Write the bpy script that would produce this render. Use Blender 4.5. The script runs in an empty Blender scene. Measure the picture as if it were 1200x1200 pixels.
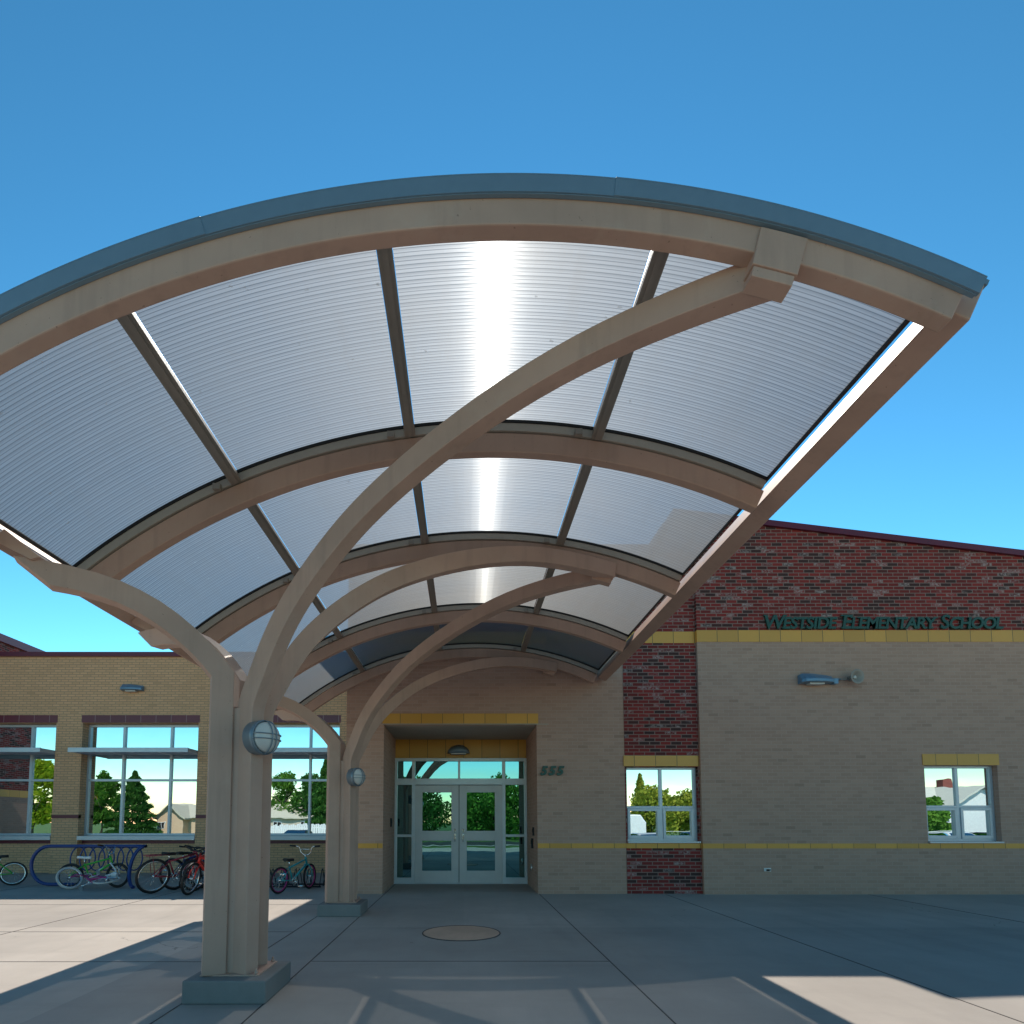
import bpy, bmesh, math, random
from mathutils import Vector, Matrix, noise as mnoise
random.seed(7)
R = math.radians
PI = math.pi
scn = bpy.context.scene
COL = scn.collection

# ------------------------------------------------------------------ materials
class NT:
    """small helper to wire procedural node materials"""
    def __init__(s, name):
        m = bpy.data.materials.new(name); m.use_nodes = True
        s.m = m; s.nt = m.node_tree; s.nt.nodes.clear()
        s.out = s.n('ShaderNodeOutputMaterial')
    def n(s, t, **kw):
        nd = s.nt.nodes.new(t)
        for k, v in kw.items():
            if k in ('i',):
                for kk, vv in v.items(): s.set(nd.inputs[kk], vv)
            else: setattr(nd, k, v)
        return nd
    def set(s, inp, v):
        if isinstance(v, bpy.types.NodeSocket): s.nt.links.new(v, inp)
        else:
            if inp.type == 'RGBA' and len(v) == 3: v = (*v, 1)
            inp.default_value = v
    def math(s, op, a, b=0.0, c=None):
        nd = s.n('ShaderNodeMath', operation=op); s.set(nd.inputs[0], a); s.set(nd.inputs[1], b)
        if c is not None: s.set(nd.inputs[2], c)
        return nd.outputs[0]
    def mix(s, f, a, b, bt='MIX'):
        nd = s.n('ShaderNodeMix', data_type='RGBA', blend_type=bt)
        s.set(nd.inputs[0], f); s.set(nd.inputs[6], a); s.set(nd.inputs[7], b)
        return nd.outputs[2]
    def ramp(s, f, lo, hi):
        nd = s.n('ShaderNodeMapRange', clamp=True); s.set(nd.inputs[0], f)
        nd.inputs[1].default_value = lo; nd.inputs[2].default_value = hi
        return nd.outputs[0]
    def noise(s, vec, scale, detail=4, rough=.55):
        nd = s.n('ShaderNodeTexNoise'); s.set(nd.inputs['Vector'], vec)
        nd.inputs['Scale'].default_value = scale; nd.inputs['Detail'].default_value = detail
        nd.inputs['Roughness'].default_value = rough
        return nd.outputs['Fac']
    def obj(s): 
        return s.n('ShaderNodeTexCoord').outputs['Object']
    def scalev(s, v, sc):
        nd = s.n('ShaderNodeVectorMath', operation='MULTIPLY'); s.set(nd.inputs[0], v); nd.inputs[1].default_value = sc
        return nd.outputs[0]
    def bump(s, h, strength=.3, dist=.01):
        nd = s.n('ShaderNodeBump'); s.set(nd.inputs['Height'], h)
        nd.inputs['Strength'].default_value = strength; nd.inputs['Distance'].default_value = dist
        return nd.outputs[0]
    def bsdf(s, col, rough=.6, metal=0., nor=None, spec=.5):
        b = s.n('ShaderNodeBsdfPrincipled')
        s.set(b.inputs['Base Color'], col); s.set(b.inputs['Roughness'], rough)
        b.inputs['Metallic'].default_value = metal
        b.inputs['Specular IOR Level'].default_value = spec
        if nor is not None: s.set(b.inputs['Normal'], nor)
        return b.outputs[0]
    def done(s, sh):
        s.nt.links.new(sh, s.out.inputs[0]); return s.m

def paint(name, col, rough=.45, var=.12, scale=3., metal=0., bump=.05, spec=.5):
    t = NT(name); o = t.obj()
    a = t.noise(o, scale, 5); b = t.noise(o, scale*14, 3)
    f = t.math('ADD', t.math('MULTIPLY', a, .7), t.math('MULTIPLY', b, .3))
    f = t.ramp(f, .3, .7)
    lo = tuple(c*(1-var) for c in col); hi = tuple(min(1, c*(1+var)) for c in col)
    c = t.mix(f, lo, hi)
    r = t.math('ADD', t.math('MULTIPLY', b, .2), rough-.1)
    return t.done(t.bsdf(c, r, metal, t.bump(b, bump, .004), spec))

def uvec(t):
    """wall coordinates: (along the wall, height), whichever way the wall faces"""
    tc = t.n('ShaderNodeTexCoord'); o = tc.outputs['Object']
    so = t.n('ShaderNodeSeparateXYZ'); t.set(so.inputs[0], o)
    sn = t.n('ShaderNodeSeparateXYZ'); t.set(sn.inputs[0], tc.outputs['Normal'])
    isx = t.math('GREATER_THAN', t.math('ABSOLUTE', sn.outputs[0]), .7)
    mu = t.n('ShaderNodeMix', data_type='FLOAT'); t.set(mu.inputs[0], isx); t.set(mu.inputs[2], so.outputs[0]); t.set(mu.inputs[3], so.outputs[1])
    cv = t.n('ShaderNodeCombineXYZ'); t.set(cv.inputs[0], mu.outputs[0]); t.set(cv.inputs[1], so.outputs[2])
    return cv.outputs[0]

def bricks(t, v, c1, c2, mortar, w, h, m, off=(0, 0, 0), smooth=.15):
    mp = t.n('ShaderNodeVectorMath', operation='ADD'); t.set(mp.inputs[0], v); mp.inputs[1].default_value = off
    b = t.n('ShaderNodeTexBrick'); t.set(b.inputs['Vector'], mp.outputs[0])
    for k, x in (('Color1', c1), ('Color2', c2), ('Mortar', mortar)): t.set(b.inputs[k], x)
    for k, x in (('Scale', 1), ('Mortar Size', m), ('Mortar Smooth', smooth), ('Bias', 0), ('Brick Width', w), ('Row Height', h)): b.inputs[k].default_value = x
    return b

def tan_brick(name, c1, c2, mortar, dark, w=.2, h=.0677, m=.005):
    t = NT(name); v = uvec(t)
    b = bricks(t, v, c1, c2, mortar, w, h, m)
    b2 = bricks(t, v, (0, 0, 0), (1, 1, 1), (.5, .5, .5), w, h, m, (w*10, h*40, 0))
    r2 = t.n('ShaderNodeSeparateColor'); t.set(r2.inputs[0], b2.outputs[0])
    odd = t.math('MULTIPLY', t.ramp(r2.outputs[0], .955, .985), t.math('SUBTRACT', 1., b.outputs['Fac']))
    c = t.mix(t.math('MULTIPLY', odd, .3), b.outputs[0], dark)
    big = t.ramp(t.noise(t.obj(), .55, 5), .35, .7)
    c = t.mix(t.math('MULTIPLY', big, .16), c, tuple(x*.62 for x in c1))
    streak = t.ramp(t.noise(t.scalev(t.obj(), (.9, .9, 7.)), 1.6, 5, .65), .5, .75)
    c = t.mix(t.math('MULTIPLY', streak, .07), c, tuple(x*.5 for x in c1))
    fine = t.noise(t.obj(), 60, 3)
    c = t.mix(t.math('MULTIPLY', fine, .22), c, tuple(x*.55 for x in c1))
    hgt = t.math('ADD', t.math('MULTIPLY', b.outputs['Fac'], -1.), t.math('MULTIPLY', fine, .35))
    return t.done(t.bsdf(c, .85, 0, t.bump(hgt, .55, .006), .25))

def red_brick(name):
    t = NT(name); v = uvec(t); w, h, m = .205, .0677, .0075
    b = bricks(t, v, (.34, .042, .036), (.20, .030, .027), (.33, .22, .19), w, h, m)
    fb = []
    for k in (1, 2):
        q = bricks(t, v, (0, 0, 0), (1, 1, 1), (.5, .5, .5), w, h, m, (w*10*k, h*40*k, 0))
        s = t.n('ShaderNodeSeparateColor'); t.set(s.inputs[0], q.outputs[0]); fb.append(s.outputs[0])
    inb = t.math('SUBTRACT', 1., b.outputs['Fac'])
    c = t.mix(t.math('MULTIPLY', t.ramp(fb[0], .72, .80), inb), b.outputs[0], (.075, .035, .032))
    wn = t.noise(t.scalev(t.obj(), (1, 1, 1.6)), 2.2, 3)
    whit = t.math('MULTIPLY', t.ramp(t.math('ADD', fb[1], t.math('MULTIPLY', wn, .8)), 1.22, 1.32), inb)
    sm = t.ramp(t.noise(t.obj(), 22, 5, .7), .4, .62)
    c = t.mix(t.math('MULTIPLY', t.math('MULTIPLY', whit, sm), .85), c, (.52, .40, .38))
    smear = t.ramp(t.noise(t.scalev(t.obj(), (3., 3., 9.)), 1.5, 6, .7), .62, .8)
    c = t.mix(t.math('MULTIPLY', smear, .3), c, (.33, .22, .21))
    fine = t.noise(t.obj(), 70, 3)
    c = t.mix(t.math('MULTIPLY', fine, .3), c, (.03, .012, .012))
    hgt = t.math('ADD', t.math('MULTIPLY', b.outputs['Fac'], -1.), t.math('MULTIPLY', fine, .35))
    return t.done(t.bsdf(c, .8, 0, t.bump(hgt, .6, .006), .3))

def tiles(name, col, joint, w, off=0., rough=.35):
    t = NT(name); v = uvec(t)
    s = t.n('ShaderNodeSeparateXYZ'); t.set(s.inputs[0], v)
    u = t.math('PINGPONG', t.math('ADD', s.outputs[0], off), w/2)
    j = t.math('LESS_THAN', u, .006)
    cell = t.math('FLOOR', t.math('DIVIDE', t.math('ADD', s.outputs[0], off), w))
    wn = t.n('ShaderNodeTexWhiteNoise', noise_dimensions='1D'); t.set(wn.inputs['W'], cell)
    c = t.mix(wn.outputs['Value'], tuple(x*.86 for x in col), tuple(min(1, x*1.08) for x in col))
    n = t.noise(t.obj(), 9, 5)
    c = t.mix(t.math('MULTIPLY', n, .2), c, tuple(x*.7 for x in col))
    c = t.mix(j, c, joint)
    return t.done(t.bsdf(c, rough, 0, t.bump(t.math('ADD', t.math('MULTIPLY', j, -1.), t.math('MULTIPLY', n, .3)), .4, .004)))

def concrete(name, col, scale=1., blot=.3, wear=False):
    t = NT(name); o = t.obj()
    big = t.ramp(t.noise(o, .35*scale, 6, .6), .3, .72)
    med = t.ramp(t.noise(t.scalev(o, (1, .35, 1)), 2.2*scale, 6, .65), .35, .75)
    fine = t.noise(o, 55, 4, .7)
    spk = t.ramp(t.noise(o, 160, 2), .62, .72)
    c = t.mix(big, tuple(x*(1-blot) for x in col), tuple(min(1, x*1.1) for x in col))
    c = t.mix(t.math('MULTIPLY', med, .28), c, tuple(x*.6 for x in col))
    c = t.mix(t.math('MULTIPLY', fine, .3), c, tuple(x*.75 for x in col))
    c = t.mix(t.math('MULTIPLY', spk, .3), c, tuple(x*.45 for x in col))
    st = t.ramp(t.noise(o, 1.1, 2), .70, .74)
    c = t.mix(t.math('MULTIPLY', st, .22), c, tuple(x*.4 for x in col))
    if wear:
        wob = t.n('ShaderNodeVectorMath', operation='ADD'); t.set(wob.inputs[0], o)
        nz = t.n('ShaderNodeTexNoise'); t.set(nz.inputs['Vector'], o); nz.inputs['Scale'].default_value = 1.3; nz.inputs['Detail'].default_value = 6
        t.set(wob.inputs[1], t.scalev(nz.outputs['Color'], (.9, .9, 0)))
        vo = t.n('ShaderNodeTexVoronoi', feature='DISTANCE_TO_EDGE'); t.set(vo.inputs['Vector'], wob.outputs[0]); vo.inputs['Scale'].default_value = .22
        crack = t.math('MULTIPLY', t.math('LESS_THAN', vo.outputs['Distance'], .0011), t.ramp(t.noise(o, .5, 2), .52, .6))
        c = t.mix(t.math('MULTIPLY', crack, .6), c, tuple(x*.3 for x in col))
        gum = t.n('ShaderNodeTexVoronoi', feature='F1'); t.set(gum.inputs['Vector'], o); gum.inputs['Scale'].default_value = 2.3; gum.inputs['Randomness'].default_value = 1.
        gs = t.n('ShaderNodeSeparateColor'); t.set(gs.inputs[0], gum.outputs['Color'])
        g2 = t.math('MULTIPLY', t.math('LESS_THAN', gum.outputs['Distance'], t.math('MULTIPLY', gs.outputs[1], .055)), t.math('GREATER_THAN', gs.outputs[0], .62))
        c = t.mix(t.math('MULTIPLY', g2, .5), c, tuple(x*.35 for x in col))
        pour = t.n('ShaderNodeTexBrick'); t.set(pour.inputs['Vector'], o); pour.offset = .0
        for k, x in (('Scale', 1), ('Mortar Size', 0), ('Brick Width', 3.0), ('Row Height', 3.7)): pour.inputs[k].default_value = x
        pour.inputs['Color1'].default_value = (.84, .84, .84, 1); pour.inputs['Color2'].default_value = (1.06, 1.05, 1.03, 1)
        c = t.mix(1., c, pour.outputs[0], 'MULTIPLY')
        drag = t.ramp(t.noise(t.scalev(o, (.35, 2.6, 1)), 1.1, 6, .7), .54, .78)
        c = t.mix(t.math('MULTIPLY', drag, .38), c, tuple(x*.5 for x in col))
        wet = t.ramp(t.noise(t.scalev(o, (2.4, .25, 1)), .8, 5, .6), .56, .7)
        c = t.mix(t.math('MULTIPLY', wet, .22), c, tuple(x*.45 for x in col))
    broom = t.noise(t.scalev(o, (6, 220, 1)), 1, 2)
    hgt = t.math('ADD', t.math('MULTIPLY', fine, .6), t.math('MULTIPLY', broom, .5))
    return t.done(t.bsdf(c, .82, 0, t.bump(hgt, .3, .004), .35))

def mirror_glass(name, tint, dark, refl):
    t = NT(name)
    g = t.n('ShaderNodeBsdfGlossy', i={'Color': tint, 'Roughness': .0})
    w = t.bump(t.noise(t.obj(), 1.3, 2), .06, .02); t.set(g.inputs['Normal'], w)
    d = t.n('ShaderNodeBsdfDiffuse', i={'Color': dark})
    lw = t.n('ShaderNodeLayerWeight', i={'Blend': .25})
    f = t.math('MINIMUM', t.math('ADD', t.math('MULTIPLY', lw.outputs['Fresnel'], .6), refl), 1.)
    m = t.n('ShaderNodeMixShader'); t.set(m.inputs[0], f); t.set(m.inputs[1], d.outputs[0]); t.set(m.inputs[2], g.outputs[0])
    return t.done(m.outputs[0])

def polycarbonate(name):
    """multiwall sheet: flutes run along the arc, so light fans out across them"""
    t = NT(name); tc = t.n('ShaderNodeTexCoord'); o = tc.outputs['Object']
    so = t.n('ShaderNodeSeparateXYZ'); t.set(so.inputs[0], o)
    flute = t.math('PINGPONG', so.outputs[1], .0125)
    line = t.ramp(flute, .0085, .0115)
    half = t.ramp(t.math('PINGPONG', t.math('ADD', so.outputs[1], .006), .025), .012, .0245)
    dust = t.ramp(t.noise(o, 1.3, 5), .3, .75)
    oi = t.n('ShaderNodeObjectInfo')
    spots = t.ramp(t.noise(o, 17, 2), .73, .76)
    lin = t.noise(t.scalev(o, (.5, 30, .5)), 1., 3)
    dens = t.math('ADD', t.math('MULTIPLY', line, .8), t.math('MULTIPLY', half, .3))
    dens = t.math('ADD', dens, t.math('MULTIPLY', lin, .3))
    col = t.mix(dens, (.44, .47, .50), (.10, .12, .14))
    col = t.mix(t.math('MULTIPLY', dust, .35), col, (.40, .38, .34))
    run = t.ramp(t.noise(t.scalev(o, (5., .7, 1.)), 1.4, 5, .65), .5, .8)
    col = t.mix(t.math('MULTIPLY', run, .35), col, (.30, .29, .27))
    col = t.mix(t.math('MULTIPLY', oi.outputs['Random'], .22), col, (.34, .34, .34))
    tr = t.n('ShaderNodeBsdfTransparent', i={'Color': t.mix(dens, (.75, .8, .85), (.42, .46, .5))})
    tl = t.n('ShaderNodeBsdfTranslucent', i={'Color': t.mix(.87, col, (.045, .055, .062))})
    geo = t.n('ShaderNodeNewGeometry')
    cr = t.n('ShaderNodeVectorMath', operation='CROSS_PRODUCT'); t.set(cr.inputs[0], geo.outputs['True Normal']); cr.inputs[1].default_value = (0, 1, 0)
    hr = t.n('ShaderNodeBsdfHair', component='Transmission', i={'Color': col, 'Offset': 0., 'RoughnessU': .008, 'RoughnessV': .30})
    t.set(hr.inputs['Tangent'], cr.outputs[0])
    gl = t.n('ShaderNodeBsdfGlossy', i={'Color': (.8, .8, .8), 'Roughness': .12})
    h2 = t.n('ShaderNodeBsdfHair', component='Transmission', i={'Color': col, 'Offset': 0., 'RoughnessU': .17, 'RoughnessV': .8})
    t.set(h2.inputs['Tangent'], cr.outputs[0])
    m0 = t.n('ShaderNodeMixShader', i={0: .5}); t.set(m0.inputs[1], tl.outputs[0]); t.set(m0.inputs[2], h2.outputs[0])
    m1 = t.n('ShaderNodeMixShader', i={0: PC_HAIR}); t.set(m1.inputs[1], m0.outputs[0]); t.set(m1.inputs[2], hr.outputs[0])
    m2 = t.n('ShaderNodeMixShader', i={0: PC_TRANS}); t.set(m2.inputs[1], m1.outputs[0]); t.set(m2.inputs[2], tr.outputs[0])
    df = t.n('ShaderNodeBsdfDiffuse', i={'Color': (.6, .58, .52)})
    m2b = t.n('ShaderNodeMixShader', i={0: t.math('MULTIPLY', spots, .35)}); t.set(m2b.inputs[1], m2.outputs[0]); t.set(m2b.inputs[2], df.outputs[0])
    dp = t.n('ShaderNodeVectorMath', operation='DOT_PRODUCT'); t.set(dp.inputs[0], geo.outputs['True Normal']); t.set(dp.inputs[1], geo.outputs['Incoming'])
    sch = t.math('POWER', t.math('SUBTRACT', 1., t.math('ABSOLUTE', dp.outputs['Value'])), 5.)
    m3 = t.n('ShaderNodeMixShader'); t.set(m3.inputs[0], t.math('ADD', t.math('MULTIPLY', sch, .8), .035)); t.set(m3.inputs[1], m2b.outputs[0]); t.set(m3.inputs[2], gl.outputs[0])
    return t.done(m3.outputs[0])

def leafmat(name, a, b):
    t = NT(name); o = t.obj()
    f = t.ramp(t.noise(o, .8, 4), .3, .7); g = t.noise(o, 7, 2)
    c = t.mix(f, a, b); c = t.mix(t.math('MULTIPLY', g, .35), c, tuple(x*.4 for x in a))
    d = t.n('ShaderNodeBsdfDiffuse'); t.set(d.inputs[0], c)
    l = t.n('ShaderNodeBsdfTranslucent'); t.set(l.inputs[0], c)
    m = t.n('ShaderNodeMixShader', i={0: .35}); t.set(m.inputs[1], d.outputs[0]); t.set(m.inputs[2], l.outputs[0])
    return t.done(m.outputs[0])

PC_HAIR, PC_TRANS = .085, .11
M = {}
def steel():
    t = NT('tan_painted_steel'); o = t.obj(); col = (.53, .345, .268)
    a = t.noise(o, 1.6, 5); b = t.noise(o, 30, 3)
    c = t.mix(t.ramp(a, .3, .7), tuple(x*.88 for x in col), tuple(x*1.08 for x in col))
    run = t.ramp(t.noise(t.scalev(o, (9, 9, .7)), 1.2, 5, .6), .52, .78)
    c = t.mix(t.math('MULTIPLY', run, .28), c, (.24, .17, .13))
    dust = t.ramp(t.noise(o, 5, 6, .7), .55, .75)
    c = t.mix(t.math('MULTIPLY', dust, .22), c, (.56, .45, .38))
    chip = t.ramp(t.noise(o, 38, 2), .735, .75)
    c = t.mix(t.math('MULTIPLY', chip, .6), c, (.20, .13, .10))
    return t.done(t.bsdf(c, t.math('ADD', .42, t.math('MULTIPLY', a, .2)), 0, t.bump(t.math('ADD', b, a), .1, .004), .35))
M['steel'] = steel()
M['alu'] = paint('bronze_aluminium', (.33, .29, .25), .4, .1, 3., .3)
M['trim'] = paint('pale_aluminium_trim', (.46, .41, .35), .4, .1, 3., .2)
M['black'] = paint('black_rubber', (.012, .012, .013), .6, .2, 5.)
M['fascia'] = paint('grey_metal_fascia', (.20, .29, .37), .42, .07, 1.5, .3)
M['poly'] = polycarbonate('multiwall_polycarbonate')
M['conc'] = concrete('concrete_paving', (.55, .495, .445), 1., .32, True)
M['plinth'] = concrete('plinth_concrete', (.25, .255, .25), 3., .25)
M['disc'] = concrete('tan_disc', (.74, .49, .35), 4., .25)
M['joint'] = paint('joint_filler', (.09, .085, .08), .9, .2)
M['asphalt'] = concrete('asphalt', (.055, .055, .057), 1., .25)
M['lawn'] = paint('lawn_green', (.075, .14, .025), .9, .35, 1.5)
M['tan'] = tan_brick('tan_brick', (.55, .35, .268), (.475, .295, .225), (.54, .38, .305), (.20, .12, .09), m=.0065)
M['tanlit'] = tan_brick('tan_brick_bounce_lit', (.86, .51, .285), (.74, .43, .24), (.50, .31, .195), (.34, .20, .11), m=.010)  # same tan brick, brightened: bounce light off sunlit paving put into its colour
M['red'] = red_brick('red_brick')
M['yellow'] = tiles('yellow_glazed_tile', (.72, .36, .055), (.2, .12, .03), .41)
M['maroontile'] = tiles('maroon_glazed_tile', (.16, .012, .03), (.35, .2, .2), .41, .1)
M['maroon'] = paint('maroon_coping', (.13, .012, .032), .4, .1)
M['frame'] = paint('silver_aluminium', (.62, .64, .66), .38, .05, 4., .35)
M['bluealu'] = paint('blue_grey_aluminium', (.50, .56, .62), .38, .05, 4., .35)
M['doorpaint'] = paint('door_aluminium', (.60, .585, .575), .42, .05, 4., .2)
M['glass'] = mirror_glass('mirrored_window_glass', (.80, .93, .97), (.01, .014, .016), .78)
M['doorglass'] = mirror_glass('teal_door_glass', (.34, .72, .74), (.006, .010, .012), .5)
M['soffit'] = paint('soffit_board', (.42, .36, .30), .7, .06)
M['dark'] = paint('dark_interior', (.012, .012, .014), .9, .2)
M['green'] = paint('dark_green_letters', (.012, .07, .05), .4, .2)
M['chrome'] = paint('chrome', (.8, .8, .8), .2, .05, 4., 1., 0.)
M['lampgrey'] = paint('blue_grey_lamp', (.20, .26, .31), .4, .08, 6., .4)
M['lens'] = paint('frosted_lens', (.62, .62, .60), .35, .06, 8.)
M['floodblue'] = paint('weathered_lamp_housing', (.16, .27, .38), .4, .1, 6., .3)
M['horn'] = paint('horn_grey', (.33, .29, .25), .5, .1, 6.)
M['white'] = paint('white_paint', (.8, .8, .79), .5, .04)

# ------------------------------------------------------------------ mesh helpers
class MB:
    def __init__(s): s.v = []; s.f = []; s.smooth = set()
    def add(s, vs, fs, smooth=False):
        o = len(s.v); s.v += [tuple(v) for v in vs]
        for f in fs:
            if smooth: s.smooth.add(len(s.f))
            s.f.append(tuple(i+o for i in f))
        return s
    def box(s, x0, x1, y0, y1, z0, z1):
        return s.add([(x0,y0,z0),(x1,y0,z0),(x1,y1,z0),(x0,y1,z0),(x0,y0,z1),(x1,y0,z1),(x1,y1,z1),(x0,y1,z1)],
                     [(0,3,2,1),(4,5,6,7),(0,1,5,4),(1,2,6,5),(2,3,7,6),(3,0,4,7)])
    def quad(s, a, b, c, d): return s.add([a, b, c, d], [(0,1,2,3)])
    def strip(s, secs, closed_ends=True, smooth=False):
        """secs: list of equal-length closed cross-sections"""
        n = len(secs[0]); vs = [p for q in secs for p in q]; fs = []
        for i in range(len(secs)-1):
            for j in range(n):
                k = (j+1) % n
                fs.append((i*n+j, i*n+k, (i+1)*n+k, (i+1)*n+j))
        s.add(vs, fs, smooth)
        if closed_ends:
            o = len(s.v)-len(vs)
            s.f.append(tuple(o+j for j in reversed(range(n))))
            s.f.append(tuple(o+(len(secs)-1)*n+j for j in range(n)))
        return s
    def tube(s, pts, r, seg=8, closed=False):
        pts = [Vector(p) for p in pts]; n = len(pts); secs = []
        rr = r if isinstance(r, (list, tuple)) else [r]*n
        prev = None
        for i, p in enumerate(pts):
            if closed: d = (pts[(i+1) % n]-pts[i-1])
            else: d = pts[min(i+1, n-1)]-pts[max(i-1, 0)]
            d.normalize()
            if prev is None:
                a = Vector((0,0,1)) if abs(d.z) < .9 else Vector((1,0,0))
                u = d.cross(a).normalized()
            else:
                u = (prev - d*prev.dot(d)).normalized()
            w = d.cross(u); prev = u
            secs.append([p+(u*math.cos(2*PI*k/seg)+w*math.sin(2*PI*k/seg))*rr[i] for k in range(seg)])
        if closed: secs.append(secs[0])
        return s.strip(secs, not closed, True)
    def lathe(s, prof, c=(0,0,0), axis=(0,0,1), seg=24):
        ax = Vector(axis).normalized(); a = Vector((0,0,1)) if abs(ax.z) < .9 else Vector((1,0,0))
        u = ax.cross(a).normalized(); w = ax.cross(u); c = Vector(c); secs = []
        for r, h in prof:
            secs.append([c+ax*h+(u*math.cos(2*PI*k/seg)+w*math.sin(2*PI*k/seg))*max(r, .0004) for k in range(seg)])
        return s.strip(secs, True, True)
    def torus(s, c, axis, Rr, r, seg=28, sub=8, sq=1.):
        ax = Vector(axis).normalized(); a = Vector((0,0,1)) if abs(ax.z) < .9 else Vector((1,0,0))
        u = ax.cross(a).normalized(); w = ax.cross(u); c = Vector(c)
        pts = [c+(u*math.cos(2*PI*k/seg)+w*math.sin(2*PI*k/seg))*Rr for k in range(seg)]
        return s.tube(pts, r, sub, True)
    def build(s, name, mat, parent=None, origin=(0,0,0), bevel=0.):
        me = bpy.data.meshes.new(name)
        ox, oy, oz = origin
        me.from_pydata([(x-ox, y-oy, z-oz) for x, y, z in s.v], [], s.f)
        for i in s.smooth: me.polygons[i].use_smooth = True
        bm = bmesh.new(); bm.from_mesh(me)
        bmesh.ops.recalc_face_normals(bm, faces=bm.faces)
        bm.to_mesh(me); bm.free()
        me.materials.append(mat)
        ob = bpy.data.objects.new(name, me); COL.objects.link(ob)
        if parent is not None: ob.parent = parent
        else: ob.location = origin
        if bevel > 0:
            md = ob.modifiers.new('bevel', 'BEVEL'); md.width = bevel; md.segments = 2; md.limit_method = 'ANGLE'; md.angle_limit = R(40)
        return ob

def tag(o, label=None, cat=None, group=None, kind=None):
    if label: o['label'] = label
    if cat: o['category'] = cat
    if group: o['group'] = group
    if kind: o['kind'] = kind
    return o
def thing(name, label, cat, loc=(0,0,0), group=None):
    o = bpy.data.objects.new(name, None); COL.objects.link(o); o.location = loc; o.empty_display_size = .2
    return tag(o, label, cat, group)
def copy_tree(o, parent=None):
    c = o.copy(); COL.objects.link(c); c.parent = parent
    for ch in list(o.children): copy_tree(ch, c)
    return c
def wall_holes(mb, x0, x1, z0, z1, y, holes, depth, ztop=None):
    """front of a wall in the plane y with rectangular openings and their reveals; ztop(x) gives a sloping head"""
    xs = sorted({x0, x1, *[h[0] for h in holes], *[h[1] for h in holes]})
    zs = sorted({z0, z1, *[h[2] for h in holes], *[h[3] for h in holes]})
    for i in range(len(xs)-1):
        for j in range(len(zs)-1):
            cx, cz = (xs[i]+xs[i+1])/2, (zs[j]+zs[j+1])/2
            if any(h[0] < cx < h[1] and h[2] < cz < h[3] for h in holes): continue
            a, b, c, d = xs[i], xs[i+1], zs[j], zs[j+1]
            da = db = d
            if ztop and j == len(zs)-2: da, db = ztop(a), ztop(b)
            mb.quad((a,y,c), (b,y,c), (b,y,db), (a,y,da))
    for hx0, hx1, hz0, hz1 in holes:
        yb = y+depth
        mb.quad((hx0,y,hz0), (hx0,yb,hz0), (hx0,yb,hz1), (hx0,y,hz1))
        mb.quad((hx1,y,hz0), (hx1,y,hz1), (hx1,yb,hz1), (hx1,yb,hz0))
        mb.quad((hx0,y,hz1), (hx0,yb,hz1), (hx1,yb,hz1), (hx1,y,hz1))
        if hz0 > z0+.01: mb.quad((hx0,y,hz0), (hx1,y,hz0), (hx1,yb,hz0), (hx0,yb,hz0))

# ------------------------------------------------------------------ ground
def sheet(name, x0, x1, y0, y1, z, mat, nx=1, ny=1):
    b = MB()
    b.quad((x0,y0,z), (x1,y0,z), (x1,y1,z), (x0,y1,z))
    return tag(b.build(name, mat), kind='structure')
g = MB()   # terrain: flat under the school, falling away gently to the street behind the camera
prof = [(-900, -.7), (-9, -.7), (-5, -.02), (60, -.02), (900, -.02)]
for (ya, za), (yb, zb) in zip(prof, prof[1:]): g.quad((-900,ya,za), (900,ya,za), (900,yb,zb), (-900,yb,zb))
tag(g.build('ground', M['lawn']), kind='structure')
sheet('plaza_paving', -40, 40, -4.9, 30, 0, M['conc'])
sheet('parking_asphalt', -70, 70, -19, -9.2, -.69, M['asphalt'])
sheet('street', -200, 200, -34, -26, -.69, M['asphalt'])
sheet('sidewalk', -200, 200, -25, -23.4, -.66, M['conc'])
jb = MB()
for x, y0, y1 in ((-1.50,-4.5,12.6), (1.43,-4.5,10.78), (3.80,-4.5,10.7), (-2.115,-4.5,10.5), (-5.6,-4.5,14.9), (-9.2,-4.5,14.9), (-13,-4.5,14.9), (7.6,-4.5,10.7), (11.4,-4.5,10.7)):
    jb.box(x-.0045, x+.0045, y0, y1, -.01, .0035)
for y, x0, x1 in ((5.62,-1.49,1.42), (1.9,-1.49,1.42), (9.4,-30,-2.12), (7.1,-30,-2.12), (5.6,-30,-2.12), (1.9,1.44,30), (12.64,-1.5,1.36)):
    jb.box(x0, x1, y-.0035, y+.0035, -.01, .003)
pts = []
for k in range(41):
    a = R(98-k*1.9); pts.append((11.9+4.6*math.cos(a)*1.0, 5.05+4.9*math.sin(a), .0))
for p, q in zip(pts, pts[1:]):
    d = Vector((q[0]-p[0], q[1]-p[1])).normalized(); nx, ny = -d.y*.016, d.x*.016
    jb.add([(p[0]-nx,p[1]-ny,.003),(p[0]+nx,p[1]+ny,.003),(q[0]+nx,q[1]+ny,.003),(q[0]-nx,q[1]-ny,.003)], [(0,1,2,3)])
tag(jb.build('paving_joints', M['joint']), kind='structure')
d = MB(); d.lathe([(.0,0),(.468,0),(.468,.0045),(.455,.0055),(0,.0055)], (-.03, 7.03, 0), (0,0,1), 64)
rim = MB(); rim.torus((-.03, 7.03, .002), (0,0,1), .474, .008, 64, 6)
dt = thing('paving_disc', 'round tan-brown disc set flush into the grey walk before the doors', 'paving disc', (-.03, 7.03, 0))
d.build('disc_face', M['disc'], dt, (-.03,7.03,0)); rim.build('disc_edge', M['joint'], dt, (-.03,7.03,0))

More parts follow.
